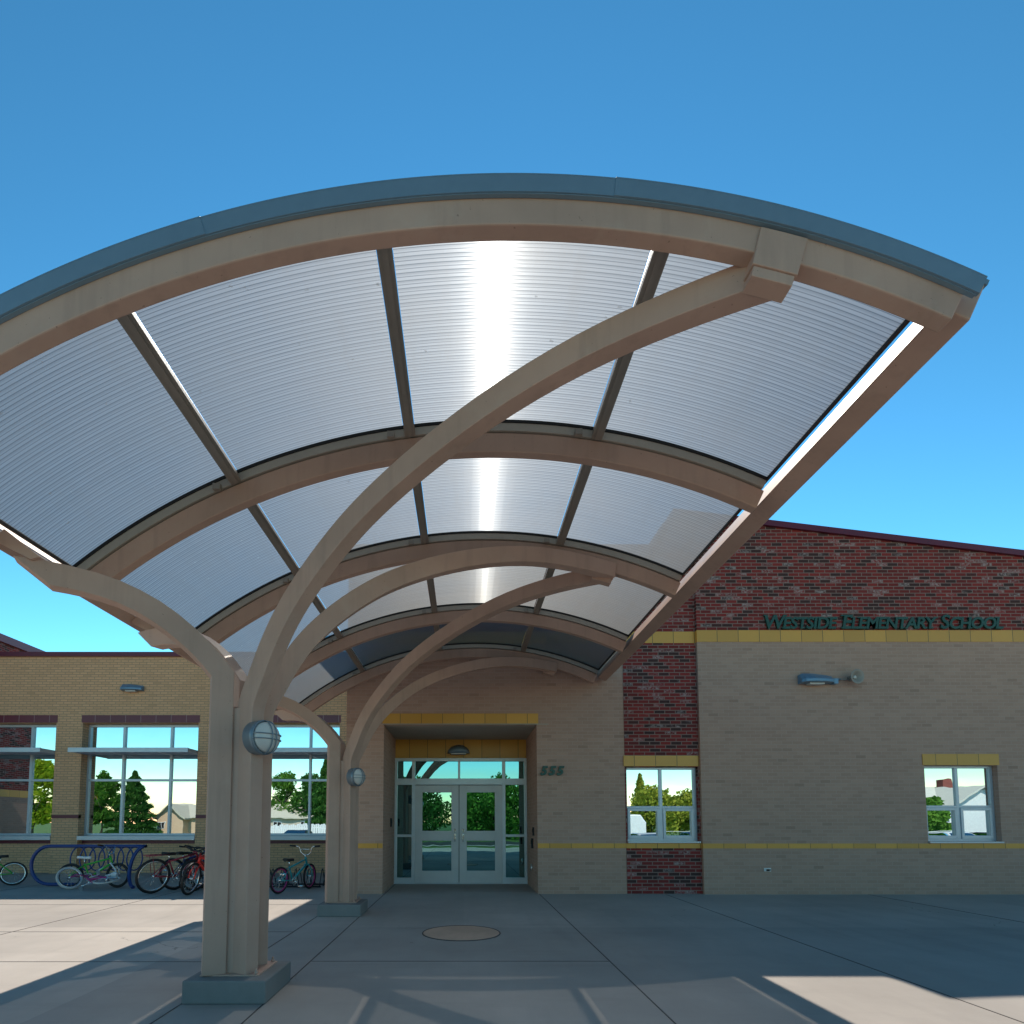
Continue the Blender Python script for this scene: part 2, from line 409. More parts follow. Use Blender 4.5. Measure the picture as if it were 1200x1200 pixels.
# ------------------------------------------------------------------ canopy
XA, ZA, RA = .254, 4.791, 5.492
XR, XL = 2.58, -3.292
def ang(x): return math.asin((x-XA)/RA)
def arc(a, off=0.): return (XA+(RA+off)*math.sin(a), ZA-RA+(RA+off)*math.cos(a))
A0, A1 = ang(XL), ang(XR)
RIBY = [2.7655, 4.600, 6.445, 8.64, 10.60]
RW, R_TOP, R_BOT = .092, -.105, -.275
CO = (0, 6.7, 0)
can = thing('entrance_canopy', 'long vaulted walkway canopy of tan steel and fluted translucent sheets before the school doors', 'canopy', CO)
def arcbar(mb, a0, a1, r0, r1, y0, y1, n=56):
    secs = []
    for k in range(n+1):
        a = a0+(a1-a0)*k/n
        p, q = arc(a, r0), arc(a, r1)
        secs.append([(p[0],y0,p[1]), (p[0],y1,p[1]), (q[0],y1,q[1]), (q[0],y0,q[1])])
    return mb.strip(secs)
def smooth_sides(o):
    return o
for i, y in enumerate(RIBY):
    b = MB()
    ea = .019 if i == 0 else .004
    arcbar(b, A0-(.03 if i == 0 else .004), A1+ea, R_BOT, R_TOP, y, y+RW)
    b.build('rib', M['steel'], can, CO, .008)
    b = MB(); arcbar(b, A0, A1, -.094, -.026, y+(.012 if i == 0 else -.012), y+.06); 
    b.build('glazing_bar', M['trim'], can, CO)
    b = MB(); arcbar(b, A0, A1, -.024, .0, y+(.014 if i == 0 else -.02), y+.05)
    b.build('gasket', M['black'], can, CO)
    # small clips where purlins land
PA = [A0+(A1-A0)*k/4 for k in range(5)]
PA[3] = ang(1.15); PA[2] = ang(-.47); PA[1] = ang(-1.97)
YEND = [2.79]+[y-.025 for y in RIBY[1:]]
for bay in range(4):
    y0 = RIBY[bay]+RW*.6; y1 = RIBY[bay+1]-.022
    for k in (1, 2, 3):
        a = PA[k]; b = MB()
        da = .046/RA
        s0 = []
        for y in (y0-.03, y1+.02):
            P = [arc(a-da, -.10), arc(a+da, -.10), arc(a+da, -.004), arc(a-da, -.004)]
            s0.append([(p[0], y, p[1]) for p in P])
        b.strip(s0)
        # raised centre spline of the glazing bar
        s0 = []
        for y in (y0-.02, y1+.01):
            P = [arc(a-da*.4, -.108), arc(a+da*.4, -.108), arc(a+da*.4, -.1005), arc(a-da*.4, -.1005)]
            s0.append([(p[0], y, p[1]) for p in P])
        b.strip(s0)
        # clip at the rib
        xx, zz = arc(a-.03, -.085)
        b.box(xx-.03, xx+.03, y1-.03, y1+.012, zz-.02, zz+.03)
        b.build('purlin', M['alu'], can, CO)
    for k in range(4):
        a0, a1 = PA[k]+(.05/RA if k else .002), PA[k+1]-(.05/RA if k < 3 else .002)
        b = MB(); n = 18; ny = 3
        vs = []; fs = []
        for i in range(n+1):
            p = arc(a0+(a1-a0)*i/n, 0.)
            for j in range(ny+1): vs.append((p[0], y0-.05+(y1+.03-y0+.05)*j/ny, p[1]))
        for i in range(n):
            for j in range(ny): fs.append((i*(ny+1)+j, i*(ny+1)+j+1, (i+1)*(ny+1)+j+1, (i+1)*(ny+1)+j))
        b.add(vs, fs, True)
        b.build('glazing_sheet', M['poly'], can, CO)
# fascia: three lapped lengths of bent metal along the front edge
for k, (f0, f1) in enumerate(((0, .36), (.355, .70), (.695, 1.))):
    a0, a1 = A0-.035, A1+.030
    b = MB(); dy = .004*k if k < 2 else .0
    arcbar(b, a0+(a1-a0)*f0, a0+(a1-a0)*f1, -.122, -.026, 2.732+dy, 2.754, 30)
    arcbar(b, a0+(a1-a0)*f0, a0+(a1-a0)*f1, -.025, -.018, 2.732+dy, 2.765, 30)
    b.build('fascia', M['fascia'], can, CO)
b = MB(); arcbar(b, A0-.03, A1+.028, -.128, -.123, 2.742, 2.764); b.build('drip_edge', M['fascia'], can, CO)
# rear closure strip against the wall
# eave beams, square to the curve
for sgn, xi, zi, a in ((1, 2.588, 4.135, A1), (-1, -3.262, 3.395, A0)):
    ca, sa = math.cos(abs(a)), math.sin(abs(a))
    w, hgt = (.165, .225) if sgn > 0 else (.118, .20)
    t = Vector((sgn*ca, 0, -sa)); n = Vector((sgn*sa, 0, ca))
    p0 = Vector((xi, 0, zi))
    b = MB(); secs = []
    for y in (2.86 if sgn > 0 else 2.72, 10.70):
        secs.append([tuple(p+Vector((0, y, 0))) for p in (p0, p0+t*w, p0+t*w+n*hgt, p0+n*hgt)])
    b.strip(secs); b.build('eave_beam', M['steel'], can, CO, .01)
    b = MB(); secs = []
    q0 = p0+t*.03+n*(hgt+.004)
    for y in (2.86, 10.70):
        secs.append([tuple(p+Vector((0, y, 0))) for p in (q0, q0+t*(w-.02), q0+t*(w-.02)+n*.03, q0+n*.03)])
    b.strip(secs); b.build('edge_flashing', M['fascia'], can, CO)
    pe = arc(a, 0.); b = MB(); b.box(pe[0]-.008 if sgn > 0 else pe[0]-.012, pe[0]+.012 if sgn > 0 else pe[0]+.008, 2.86, 10.6, pe[1]-.016, pe[1]+.012); b.build('edge_gasket', M['black'], can, CO)

# columns: four rectangular tubes each, bending out to the ribs and to the low eave
UP = [(-.10,.18),(-.10,1.2),(-.10,2.0),(-.10,2.2),(-.10,2.27),(-.085,2.345),(-.055,2.42),(-.015,2.5),(.035,2.6),(.10,2.74),(.19,2.905),(.32,3.10),(.54,3.345),(.78,3.56),(1.0,3.725),(1.28,3.89),(1.69,4.085),(2.16,4.25),(2.64,4.36),(3.07,4.395),(3.34,4.40),(3.6,4.395),(3.85,4.38)]
TH, TW = .17, .13
def catmull(P, n=3):
    out = []
    for i in range(len(P)-1):
        p0, p1, p2, p3 = P[max(i-1,0)], P[i], P[i+1], P[min(i+2,len(P)-1)]
        for k in range(n):
            t = k/n
            out.append(tuple(.5*((2*p1[j])+(-p0[j]+p2[j])*t+(2*p0[j]-5*p1[j]+4*p2[j]-p3[j])*t*t+(-p0[j]+3*p1[j]-3*p2[j]+p3[j])*t**3) for j in (0,1)))
    return out+[P[-1]]
def chaikin_smooth(P, it=3):
    for _ in range(it):
        P = [P[0]]+[tuple((P[i-1][j]+2*P[i][j]+P[i+1][j])/4 for j in (0,1)) for i in range(1, len(P)-1)]+[P[-1]]
    return P
UPS = UP[:2]+chaikin_smooth(catmull(UP[2:]), 4)
def lower(P, th):
    out = []
    for i, p in enumerate(P):
        a, c = P[max(i-1,0)], P[min(i+1,len(P)-1)]
        dx, dz = c[0]-a[0], c[1]-a[1]; L = math.hypot(dx, dz)
        out.append((p[0]+dz/L*th, p[1]-dx/L*th))
    return out
FU = [(-.02,.18),(-.02,2.57),(.065,2.672),(.17,2.785),(.28,2.888),(.40,2.98),(.53,3.06),(.66,3.12),(.80,3.168),(.95,3.198),(1.12,3.215),(1.30,3.222),(1.44,3.215)]
FL_ = [(.15,.18),(.15,2.515),(.21,2.59),(.29,2.672),(.38,2.752),(.48,2.83),(.58,2.895),(.69,2.95),(.81,2.995),(.93,3.022),(1.04,3.036),(1.13,3.042),(1.22,3.045)]
def arm_mesh(base, dirv, away, up, lo, w=TW):
    b = MB(); secs = []
    for (s0, z0), (s1, z1) in zip(up, lo):
        def P(s, z, o): return (base[0]+dirv[0]*s+away[0]*o, base[1]+dirv[1]*s+away[1]*o, z)
        secs.append([P(s0,z0,0), P(s0,z0,w), P(s1,z1,w), P(s1,z1,0)])
    return b.strip(secs)
def make_column(yc, front_rib, back_rib):
    dy = yc-4.665
    c, s = math.cos(R(27.6)), math.sin(R(27.6))
    specs = []
    fy = RIBY[front_rib]+RW/2; by = RIBY[back_rib]+RW/2
    for (bx, by0, tx, ty, sg) in ((-1.75, 4.47+dy, 1.70, fy-.05, 1), (-1.75, 4.86+dy, 1.76, by+.05, -1)):
        L = math.hypot(tx-bx, ty-by0); dv = ((tx-bx)/L, (ty-by0)/L)
        aw = (-dv[1]*1., dv[0]*1.)
        if sg < 0: aw = (dv[1], -dv[0])
        specs.append(('long', (bx, by0), dv, aw, L))
    specs.append(('short', (-1.87, 4.47+dy), (-c, -s), (-s, c), 0))
    specs.append(('short', (-1.87, 4.86+dy), (-c, s), (-s, -c), 0))
    posts = MB(); arms = []
    posts.box(-1.955, -1.70, yc-.115, yc+.115, .183, 2.30); posts.box(-1.90, -1.79, yc-.166, yc-.116, .183, 2.28)
    posts.box(-2.04, -1.585, yc-.225, yc+.225, .165, .183)
    for bx in (-2.01, -1.615):
        for sy in (-.195, .195): posts.lathe([(0,0),(.016,0),(.016,.016),(.009,.017),(.009,.04),(0,.04)], (bx, yc+sy, .183), (0,0,1), 6)
    col = posts.build('column', M['steel'], can, CO, .006)
    for kind, base, dv, aw, L in specs:
        if kind == 'long':
            k = L/3.72
            up = [(p[0] if p[0] < .1 else .1+(p[0]-.1)*k, p[1]) for p in UPS if p[0] <= 3.72]
            b = arm_mesh(base, dv, aw, up, lower(up, TH))
        else:
            up, lo = FU, FL_
            b = arm_mesh(base, dv, aw, up, lo)
        b.build('arm', M['steel'], col, CO, .006)
    # saddles that take the arm ends
    for rb, x0, x1, fr in ((front_rib, 1.60, 1.85, -1), (back_rib, 1.62, 1.86, 1)):
        a0, a1 = ang(x0), ang(x1)
        b = MB(); y = RIBY[rb]
        ya, yb = (y-.014, y+RW+.012) if fr < 0 else (y-.012, y+RW+.014)
        arcbar(b, a0, a1, -.355, -.14, ya, yb, 4)
        arcbar(b, a0+.002, a1-.002, -.415, -.3565, ya+.008, yb-.008, 4)
        b.build('saddle', M['steel'], col, CO, .004)
    for sg in (-1, 1):
        b = MB(); yy = yc+sg*.82
        b.add([(-3.31,yy-.012,3.34),(-3.04,yy-.012,3.20),(-2.98,yy-.012,3.22),(-3.24,yy-.012,3.42),(-3.31,yy+.012,3.34),(-3.04,yy+.012,3.20),(-2.98,yy+.012,3.22),(-3.24,yy+.012,3.42)], [(0,1,2,3),(7,6,5,4),(0,4,5,1),(1,5,6,2),(2,6,7,3),(3,7,4,0)])
        b.build('eave_bracket', M['steel'], col, CO)
make_column(4.665, 0, 2)
make_column(8.60, 2, 4)
for yc, lab in ((4.627, 'low square concrete plinth under the near canopy column'), (8.52, 'low square concrete plinth under the far canopy column')):
    b = MB(); b.box(-2.113, -1.485, yc-.315, yc+.315, 0, .172)
    o = b.build('column_plinth', M['plinth'], None, (-1.8, yc, 0), .012)
    tag(o, lab, 'plinth', 'plinths of the canopy columns')

def bulkhead(yc, lab):
    ax = Vector((.886, -.463, 0)).normalized()
    c0 = Vector((-1.68, yc, 2.03))
    t = thing('bulkhead_light', lab, 'bulkhead light', tuple(c0), 'round bulkhead lights on the canopy columns')
    b = MB(); b.lathe([(.0,0),(.125,0),(.134,.01),(.134,.085),(.139,.09),(.139,.115),(.128,.12),(0,.12)], c0, ax, 36); b.build('housing', M['lampgrey'], t, c0)
    b = MB(); b.lathe([(.124,.121),(.120,.145),(.105,.172),(.078,.195),(.04,.208),(0,.212)], c0, ax, 32); b.build('lens', M['lens'], t, c0)
    b = MB(); up = Vector((0,0,1)); sd = ax.cross(up)
    for vv in (sd, up):
        for off in (-.02, .02):
            ot = up if vv is sd else sd
            pts = []
            for k in range(15):
                a = -PI/2+PI*k/14
                pts.append(c0+vv*(.131*math.sin(a))+ax*(.121+.1*math.cos(a))+ot*off)
            b.tube(pts, .0045, 6)
    b.torus(c0+ax*.122, ax, .131, .007, 36, 6)
    b.build('guard', M['lampgrey'], t, c0)
bulkhead(4.49, 'larger round caged bulkhead light on the near canopy column')
bulkhead(8.42, 'smaller round caged bulkhead light on the far canopy column')

# ------------------------------------------------------------------ entrance block
EO = (0, 10.8, 0)
ent = thing('entrance_block', 'tall tan and red brick school block with recessed doorway and sloping maroon roof edge', 'school building', EO)
slope = lambda x: 7.20-.1237*(x-5.694)
EX0, EX1 = -2.27, 24.
b = MB()
wall_holes(b, EX0, 3.12, 0, 4.85, 10.80, [(-1.545, 1.41, 0, 3.24)], 1.87)
b.quad((EX0,10.8,0), (EX0,10.8,4.85), (EX0,30,4.85), (EX0,30,0))
b.build('tan_wall', M['tan'], ent, EO)
b = MB()
wall_holes(b, 4.53, EX1, 0, 4.85, 10.72, [(8.80, 10.20, .962, 2.44)], .16)
b.quad((4.53,10.72,0), (4.53,10.72,4.85), (4.53,10.9,4.85), (4.53,10.9,0))
b.quad((EX1,10.72,0), (EX1,30,0), (EX1,30,4.85), (EX1,10.72,4.85))
b.build('tan_wall', M['tan'], ent, EO)
b = MB()
wall_holes(b, 3.10, 4.53, 0, 4.85, 10.79, [(3.125, 4.505, .962, 2.42)], .17)
b.quad((3.10,10.79,0), (3.10,10.79,4.85), (3.10,10.95,4.85), (3.10,10.95,0))
b.build('red_brick_pier', M['red'], ent, EO)
b = MB()
b.quad((EX0,10.8,5.08), (4.53,10.8,5.08), (4.53,10.8,6.69), (EX0,10.8,6.69))
b.quad((4.22,10.81,6.69), (4.53,10.81,6.69), (4.53,10.81,slope(4.53)), (4.22,10.81,slope(4.22)))
b.quad((4.22,10.81,6.6), (4.22,10.81,slope(4.22)), (4.22,30,slope(4.22)), (4.22,30,6.6))
b.quad((4.53,10.72,5.08), (EX1,10.72,5.08), (EX1,10.72,slope(EX1)), (4.53,10.72,slope(4.53)))
b.quad((4.53,10.72,5.08), (4.53,10.72,slope(4.53)), (4.53,10.82,slope(4.53)), (4.53,10.82,5.08))
b.quad((EX0,10.8,5.08), (EX0,10.8,6.69), (EX0,30,6.69), (EX0,30,5.08))
b.quad((EX1,10.72,5.08), (EX1,30,5.08), (EX1,30,slope(EX1)), (EX1,10.72,slope(EX1)))
b.build('red_brick_upper_wall', M['red'], ent, EO)
b = MB()
for x0, x1, y in ((EX0-.004, 4.526, 10.795), (4.526, EX1, 10.712)): b.box(x0, x1, y, 10.95, 4.85, 5.08)
b.box(EX0-.006, EX0+.1, 10.95, 30, 4.85, 5.08)
b.build('yellow_band', M['yellow'], ent, EO)
b = MB()
for x0, x1, y in ((EX0-.003, -1.547, 10.796), (1.412, 3.098, 10.796), (3.098, 4.528, 10.786), (4.528, EX1, 10.715)): b.box(x0, x1, y, 10.86, .862, .955)
b.build('yellow_belt_course', M['yellow'], ent, EO)
for bx in ((-1.575, 1.44, 10.786, 10.86, 3.262, 3.457), (3.075, 4.526, 10.776, 10.86, 2.43, 2.635), (8.77, 10.23, 10.706, 10.8, 2.445, 2.66)):
    b = MB(); b.box(*bx); b.build('yellow_lintel', M['yellow'], ent, EO)
b = MB(); b.box(-1.58, 1.64, 10.79, 10.87, 3.243, 3.258); b.build('lintel_angle', M['trim'], ent, EO)
# roof edge and roof
b = MB(); secs = []
for x in (4.12, EX1+.1):
    z = slope(x); secs.append([(x,10.66,z+.0), (x,10.66,z+.115), (x,11.2,z+.115), (x,11.2,z+.0)])
b.strip(secs); secs = []
for y in (11.2, 30):
    z = slope(4.12); secs.append([(4.10,y,z), (4.10,y,z+.11), (4.5,y,z+.07), (4.5,y,z-.04)])
b.strip(secs)
b.quad((4.2,11.1,slope(4.2)+.02), (EX1,11.1,slope(EX1)+.02), (EX1,30,slope(EX1)+.02), (4.2,30,slope(4.2)+.02))
b.box(EX0-.06, 4.215, 10.70, 10.95, 6.69, 6.80); b.box(EX0-.06, EX0+.2, 10.95, 30, 6.69, 6.80); b.quad((EX0+.1,10.9,6.6), (4.2,10.9,6.6), (4.2,30,6.6), (EX0+.1,30,6.6))
b.build('roof_edge', M['maroon'], ent, EO)
# doorway lining
b = MB(); b.quad((-1.545,12.67,2.79), (1.41,12.67,2.79), (1.41,12.67,3.24), (-1.545,12.67,3.24)); b.build('yellow_lining', M['yellow'], ent, EO)
b = MB(); b.box(-1.54, 1.405, 10.88, 12.66, 3.225, 3.235); b.build('soffit', M['soffit'], ent, EO)
# door frame with sidelights and transom
DX = [-1.543, -1.125, .895, 1.408]; cm = -.105
YF = 12.55
b = MB()
def bar(x0, x1, z0, z1, y0=YF, y1=12.66): b.box(x0, x1, y0, y1, z0, z1)
bar(DX[0], DX[0]+.06, 0, 2.79); bar(DX[3]-.06, DX[3], 0, 2.79)
bar(DX[1]-.035, DX[1]+.035, 0, 2.72); bar(DX[2]-.035, DX[2]+.035, 0, 2.72)
bar(DX[0]+.06, DX[3]-.06, 2.72, 2.79)
bar(DX[1]+.035, DX[2]-.035, 2.19, 2.33, YF-.02)
for a, c in ((DX[0]+.06, DX[1]-.035), (DX[2]+.035, DX[3]-.06)):
    bar(a, c, 2.19, 2.33); bar(a, c, 1.03, 1.085); bar(a, c, 0, .135)
bar(cm-.025, cm+.025, 2.33, 2.72)
df = b.build('door_frame', M['frame'], ent, EO, .004)
for x0, x1, z0, z1 in ((DX[0]+.06, DX[1]-.035, .135, 1.03), (DX[0]+.06, DX[1]-.035, 1.085, 2.19), (DX[2]+.035, DX[3]-.06, .135, 1.03), (DX[2]+.035, DX[3]-.06, 1.085, 2.19),
                       (DX[0]+.06, DX[1]-.035, 2.33, 2.72), (DX[2]+.035, DX[3]-.06, 2.33, 2.72), (DX[1]+.035, cm-.025, 2.33, 2.72), (cm+.025, DX[2]-.035, 2.33, 2.72)):
    b = MB(); b.box(x0, x1, 12.60, 12.612, z0, z1); b.build('pane', M['doorglass'], df, EO)
for sgn in (-1, 1):
    xa, xb = (DX[1]+.037, cm-.006) if sgn < 0 else (cm+.006, DX[2]-.037)
    hs, ls = (.155, .155)
    b = MB()
    def bar(x0, x1, z0, z1): b.box(x0, x1, 12.565, 12.61, z0, z1)
    zb, zt = .012, 2.18
    st = .165; px0, px1 = xa+st, xb-st
    bar(xa, px0, zb, zt); bar(px1, xb, zb, zt)
    bar(px0, px1, zb, .285); bar(px0, px1, .945, 1.165); bar(px0, px1, 2.02, zt)
    dr = b.build('door', M['doorpaint'], ent, EO, .004)
    for z0, z1 in ((.285, .945), (1.165, 2.02)):
        q = MB(); q.box(px0, px1, 12.585, 12.596, z0, z1); q.build('pane', M['doorglass'], dr, EO)
    q = MB(); hx = cm+sgn*.09
    for zc in (1.0, 1.07, 1.16): q.box(hx-.022, hx+.022, 12.535, 12.566, zc-.03, zc+.03)
    q.tube([(hx, 12.565, .93), (hx, 12.50, .94), (hx, 12.50, 1.2), (hx, 12.565, 1.21)], .011, 8)
    q.build('handle', M['chrome'], dr, EO)
b = MB(); b.box(-1.545, 1.41, 12.9, 12.92, 0, 3.2); b.build('lobby_back', M['dark'], ent, EO)
b = MB(); b.box(DX[0], DX[3], 12.50, 12.66, 0.002, .011); b.build('threshold', M['frame'], ent, EO)

def slider_window(par, org, x0, x1, z0, z1, y):
    """two fixed lights over two thick-framed sashes"""
    b = MB(); xm = (x0+x1)/2; zm = z0+(z1-z0)*.455
    def bar(a, c, e, f, y0=0., y1=.06): b.box(a, c, y+y0, y+y1, e, f)
    bar(x0, x0+.035, z0, z1); bar(x1-.06, x1, z0, z1); bar(x0+.035, x1-.06, z1-.045, z1); bar(x0+.035, x1-.06, z0, z0+.04)
    bar(xm-.03, xm+.03, z0+.04, z1-.045); 
    bar(x0+.035, xm-.03, zm-.02, zm+.025); bar(xm+.03, x1-.06, zm-.02, zm+.025)
    for a, c in ((x0+.037, xm-.032), (xm+.032, x1-.062)):
        e, f = z0+.042, zm-.022
        bar(a, a+.05, e, f, -.018); bar(c-.05, c, e, f, -.018); bar(a+.05, c-.05, f-.05, f, -.018); bar(a+.05, c-.05, e, e+.065, -.018)
        for xx in (a+.03, c-.03): b.box(xx-.008, xx+.008, y-.026, y-.018, e+.022, e+.036)
    w = b.build('window', M['bluealu'], par, org, .003)
    for a, c, e, f in ((x0+.035, xm-.03, zm+.025, z1-.045), (xm+.03, x1-.06, zm+.025, z1-.045), (x0+.087, xm-.082, z0+.107, zm-.072), (xm+.082, x1-.112, z0+.107, zm-.072)):
        q = MB(); q.box(a, c, y+.03, y+.04, e, f); q.build('pane', M['glass'], w, org)
    q = MB(); q.box(x0-.0, x1+.0, y-.155, y+.05, z0-.032, z0-.004); q.build('sill', M['bluealu'], w, org)
    q = MB(); q.box(x0, x1, y+.12, y+.13, z0, z1); q.build('blind_backing', M['dark'], w, org)
slider_window(ent, EO, 3.127, 4.503, .995, 2.42, 10.90)
slider_window(ent, EO, 8.802, 10.198, .995, 2.44, 10.83)

# ------------------------------------------------------------------ classroom wing on the left
LO = (-8.6, 15.02, 0)
lw = thing('classroom_wing', 'long low tan brick classroom wing with large windows and thin metal sunshades', 'school building', LO)
YL = 15.02
wins = [(-14.07, -10.97), (-10.26, -7.14), (-6.46, -3.34)]
b = MB()
wall_holes(b, -16, -2.27, 0, 5.84, YL, [(a, c, 0, 4.03) for a, c in wins], .26)
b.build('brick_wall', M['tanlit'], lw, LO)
b = MB()
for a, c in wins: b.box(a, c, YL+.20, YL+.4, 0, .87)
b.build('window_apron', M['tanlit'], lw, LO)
b = MB(); b.box(-16, -2.2, YL-.06, YL+.4, 5.84, 5.958); b.box(-16, -2.28, YL+.4, 40, 5.80, 5.86)
b.build('roof_coping', M['maroon'], lw, LO)
b = MB()
for a, c in wins: b.box(a-.03, c+.03, YL-.006, YL+.1, 4.032, 4.235)
b.build('maroon_lintel', M['maroontile'], lw, LO)
b = MB()
xs = [-16]+[v for w in wins for v in w]+[-2.275]
for i in range(0, len(xs), 2): b.box(xs[i], xs[i+1], YL-.008, YL+.1, 1.457, 1.548)
for a, c in wins: b.box(a+.002, c-.002, YL+.19, YL+.3, .782, .868)
b.build('maroon_band', M['maroon'], lw, LO)
for a, c in wins:
    y = YL+.25; b = MB(); z0, z1 = .995, 4.02
    def bar(x0, x1, e, f): b.box(x0, x1, y, y+.1, e, f)
    m1, m2 = a+.98, a+2.275
    bar(a, a+.06, z0, z1); bar(c-.06, c, z0, z1)
    for m in (m1, m2): bar(m-.032, m+.032, z0, z1)
    segs = ((a+.06, m1-.032), (m1+.032, m2-.032), (m2+.032, c-.06))
    zb = [(z0, z0+.06), (2.465, 2.525), (3.20, 3.26), (z1-.065, z1)]
    for s0, s1 in segs:
        for e, f in zb: bar(s0, s1, e, f)
    w = b.build('window', M['bluealu'], lw, LO, .003)
    for s0, s1 in segs:
        for (e0, f0), (e1, f1) in zip(zb, zb[1:]):
            q = MB(); q.box(s0, s1, y+.05, y+.06, f0, e1); q.build('pane', M['glass'], w, LO)
    q = MB(); q.box(a, c, YL-.03, y+.05, .885, .99); q.build('sill', M['bluealu'], w, LO)
    q = MB(); q.box(a, c, y+.2, y+.22, .9, 4.03); q.build('blind_backing', M['dark'], w, LO)
    q = MB()
    q.box(a+.005, c-.005, 14.49, 14.53, 3.17, 3.285)
    for s0, s1 in ((a+.005, a+.04), (c-.04, c-.005), (m1-.02, m1+.02), (m2-.02, m2+.02)): q.box(s0, s1, 14.53, YL+.25, 3.18, 3.275)
    k = 14.56
    while k < YL+.2:
        for s0, s1 in ((a+.04, m1-.02), (m1+.02, m2-.02), (m2+.02, c-.04)):
            q.add([(s0,k,3.18),(s1,k,3.18),(s1,k+.05,3.27),(s0,k+.05,3.27),(s0,k+.012,3.18),(s1,k+.012,3.18),(s1,k+.062,3.27),(s0,k+.062,3.27)],
                  [(0,1,2,3),(4,7,6,5),(0,4,5,1),(3,2,6,7),(0,3,7,4),(1,5,6,2)])
        k += .075
    for xx in (a+.83, a+2.03): q.box(xx-.006, xx+.006, 14.484, 14.489, 3.17, 3.285)
    q.build('sunshade', M['bluealu'], lw, LO)

# brick gymnasium at the far left, its flank showing above the low roof
GO = (-15.2, 11, 0)
gy = thing('brick_hall', 'taller red brick hall with maroon roof edge rising behind the left wing', 'school building', GO)
b = MB()
for z0, z1, mt, nm in ((0, 2.2, 'tan', 'tan_wall'), (2.43, 7.25, 'red', 'red_brick_wall')):
    b = MB()
    b.quad((-15.2,10.9,z0), (-15.2,10.9,z1), (-15.2,40,z1), (-15.2,40,z0)); b.quad((-15.2,10.9,z0), (-30,10.9,z0), (-30,10.9,z1), (-15.2,10.9,z1))
    b.quad((-30,10.9,z0), (-30,40,z0), (-30,40,z1), (-30,10.9,z1)); b.quad((-15.2,40,z0), (-15.2,40,z1), (-30,40,z1), (-30,40,z0))
    b.build(nm, M[mt], gy, GO)
b = MB(); b.box(-30.01, -15.19, 10.89, 40.01, 2.2, 2.43); b.build('yellow_band', M['yellow'], gy, GO)
b = MB(); b.box(-30.1, -15.1, 10.8, 40.1, 7.25, 7.50); b.build('roof_coping', M['maroon'], gy, GO)

# ------------------------------------------------------------------ lettering
def glyph_mesh(ch, size, ext, off, shear=0.):
    cu = bpy.data.curves.new('glyph', 'FONT'); cu.body = ch; cu.size = size; cu.extrude = ext; cu.offset = off; cu.shear = shear
    cu.resolution_u = 3
    o = bpy.data.objects.new('glyph', cu); COL.objects.link(o); bpy.context.view_layer.update()
    dg = bpy.context.evaluated_depsgraph_get()
    me = bpy.data.meshes.new_from_object(o.evaluated_get(dg)) if ch.strip('|') or ch == '|' else None
    w = o.dimensions.x
    bpy.data.objects.remove(o); bpy.data.curves.remove(cu)
    return me, w
ADV = {}
def adv(ch, size):
    if ch not in ADV:
        a = glyph_mesh('|'+ch+'|', 1., 0, 0)[1]; z = glyph_mesh('||', 1., 0, 0)[1]; ADV[ch] = a-z
    return ADV[ch]*size
def lettering(root, text, x, z, y, big, small, mat, width=None, off=.004, shear=0., serif=False):
    lay = []; cx = 0.
    for i, ch in enumerate(text):
        first = i == 0 or text[i-1] == ' '
        sz = big if (first or ch.isdigit()) else small
        if ch == ' ': cx += small*.42; continue
        lay.append((ch, sz, cx)); cx += adv(ch, sz)*1.06
    k = width/cx if width else 1.
    for ch, sz, px in lay:
        me, w = glyph_mesh(ch, sz, .018, off, shear)
        me.transform(Matrix.Rotation(PI/2, 4, 'X'))
        if serif:      # slab feet, as on the school's cut letters
            bm = bmesh.new(); bm.from_mesh(me)
            xs = [v.co.x for v in bm.verts]; zs = [v.co.z for v in bm.verts]
            x0, x1, h = min(xs), max(xs), max(zs)
            th = sz*.065; wd = sz*.1
            spots = {'W': [(x0+.06*sz,1),(x1-.06*sz,1),((x0+x1)/2,1)], 'E': [(x0+.02,0),(x0+.02,1)], 'L': [(x0+.03,0),(x0+.03,1)], 'T': [((x0+x1)/2,0)], 'I': [((x0+x1)/2,0),((x0+x1)/2,1)],
                     'M': [(x0+.03,0),(x1-.03,0)], 'N': [(x0+.03,0),(x0+.02,1),(x1-.02,1)], 'A': [(x0+.02,0),(x1-.02,0)], 'R': [(x0+.03,0),(x1-.01,0)], 'Y': [((x0+x1)/2,0),(x0+.02,1),(x1-.02,1)],
                     'H': [(x0+.03,0),(x0+.03,1),(x1-.03,0),(x1-.03,1)], 'D': [(x0+.02,0),(x0+.02,1)]}.get(ch, [])
            for sx, top in spots:
                zc = h-th/2 if top else th/2
                bmesh.ops.create_cube(bm, size=1., matrix=Matrix.Translation((sx, 0, zc)) @ Matrix.Diagonal((wd*2, .032, th, 1)))
            bm.to_mesh(me); bm.free()
        me.transform(Matrix.Translation((x+px*k-root.location.x, y-root.location.y, z-root.location.z)))
        me.materials.clear(); me.materials.append(mat)
        me.name = 'letter' if not ch.isdigit() else 'digit'
        o = bpy.data.objects.new(me.name, me); COL.objects.link(o); o.parent = root
sg = thing('school_name_sign', 'dark green small capital letters reading Westside Elementary School on red brick', 'sign', (5.8, 10.72, 5.1))
lettering(sg, 'WESTSIDE ELEMENTARY SCHOOL', 5.80, 5.105, 10.69, .385, .315, M['green'], 4.64, .008, .18, True)
hn = thing('house_number', 'dark green slanted number 555 on the tan wall beside the doors', 'house number', (1.46, 10.8, 2.26))
lettering(hn, '555', 1.465, 2.262, 10.775, .235, .235, M['green'], .47, .011, .28)

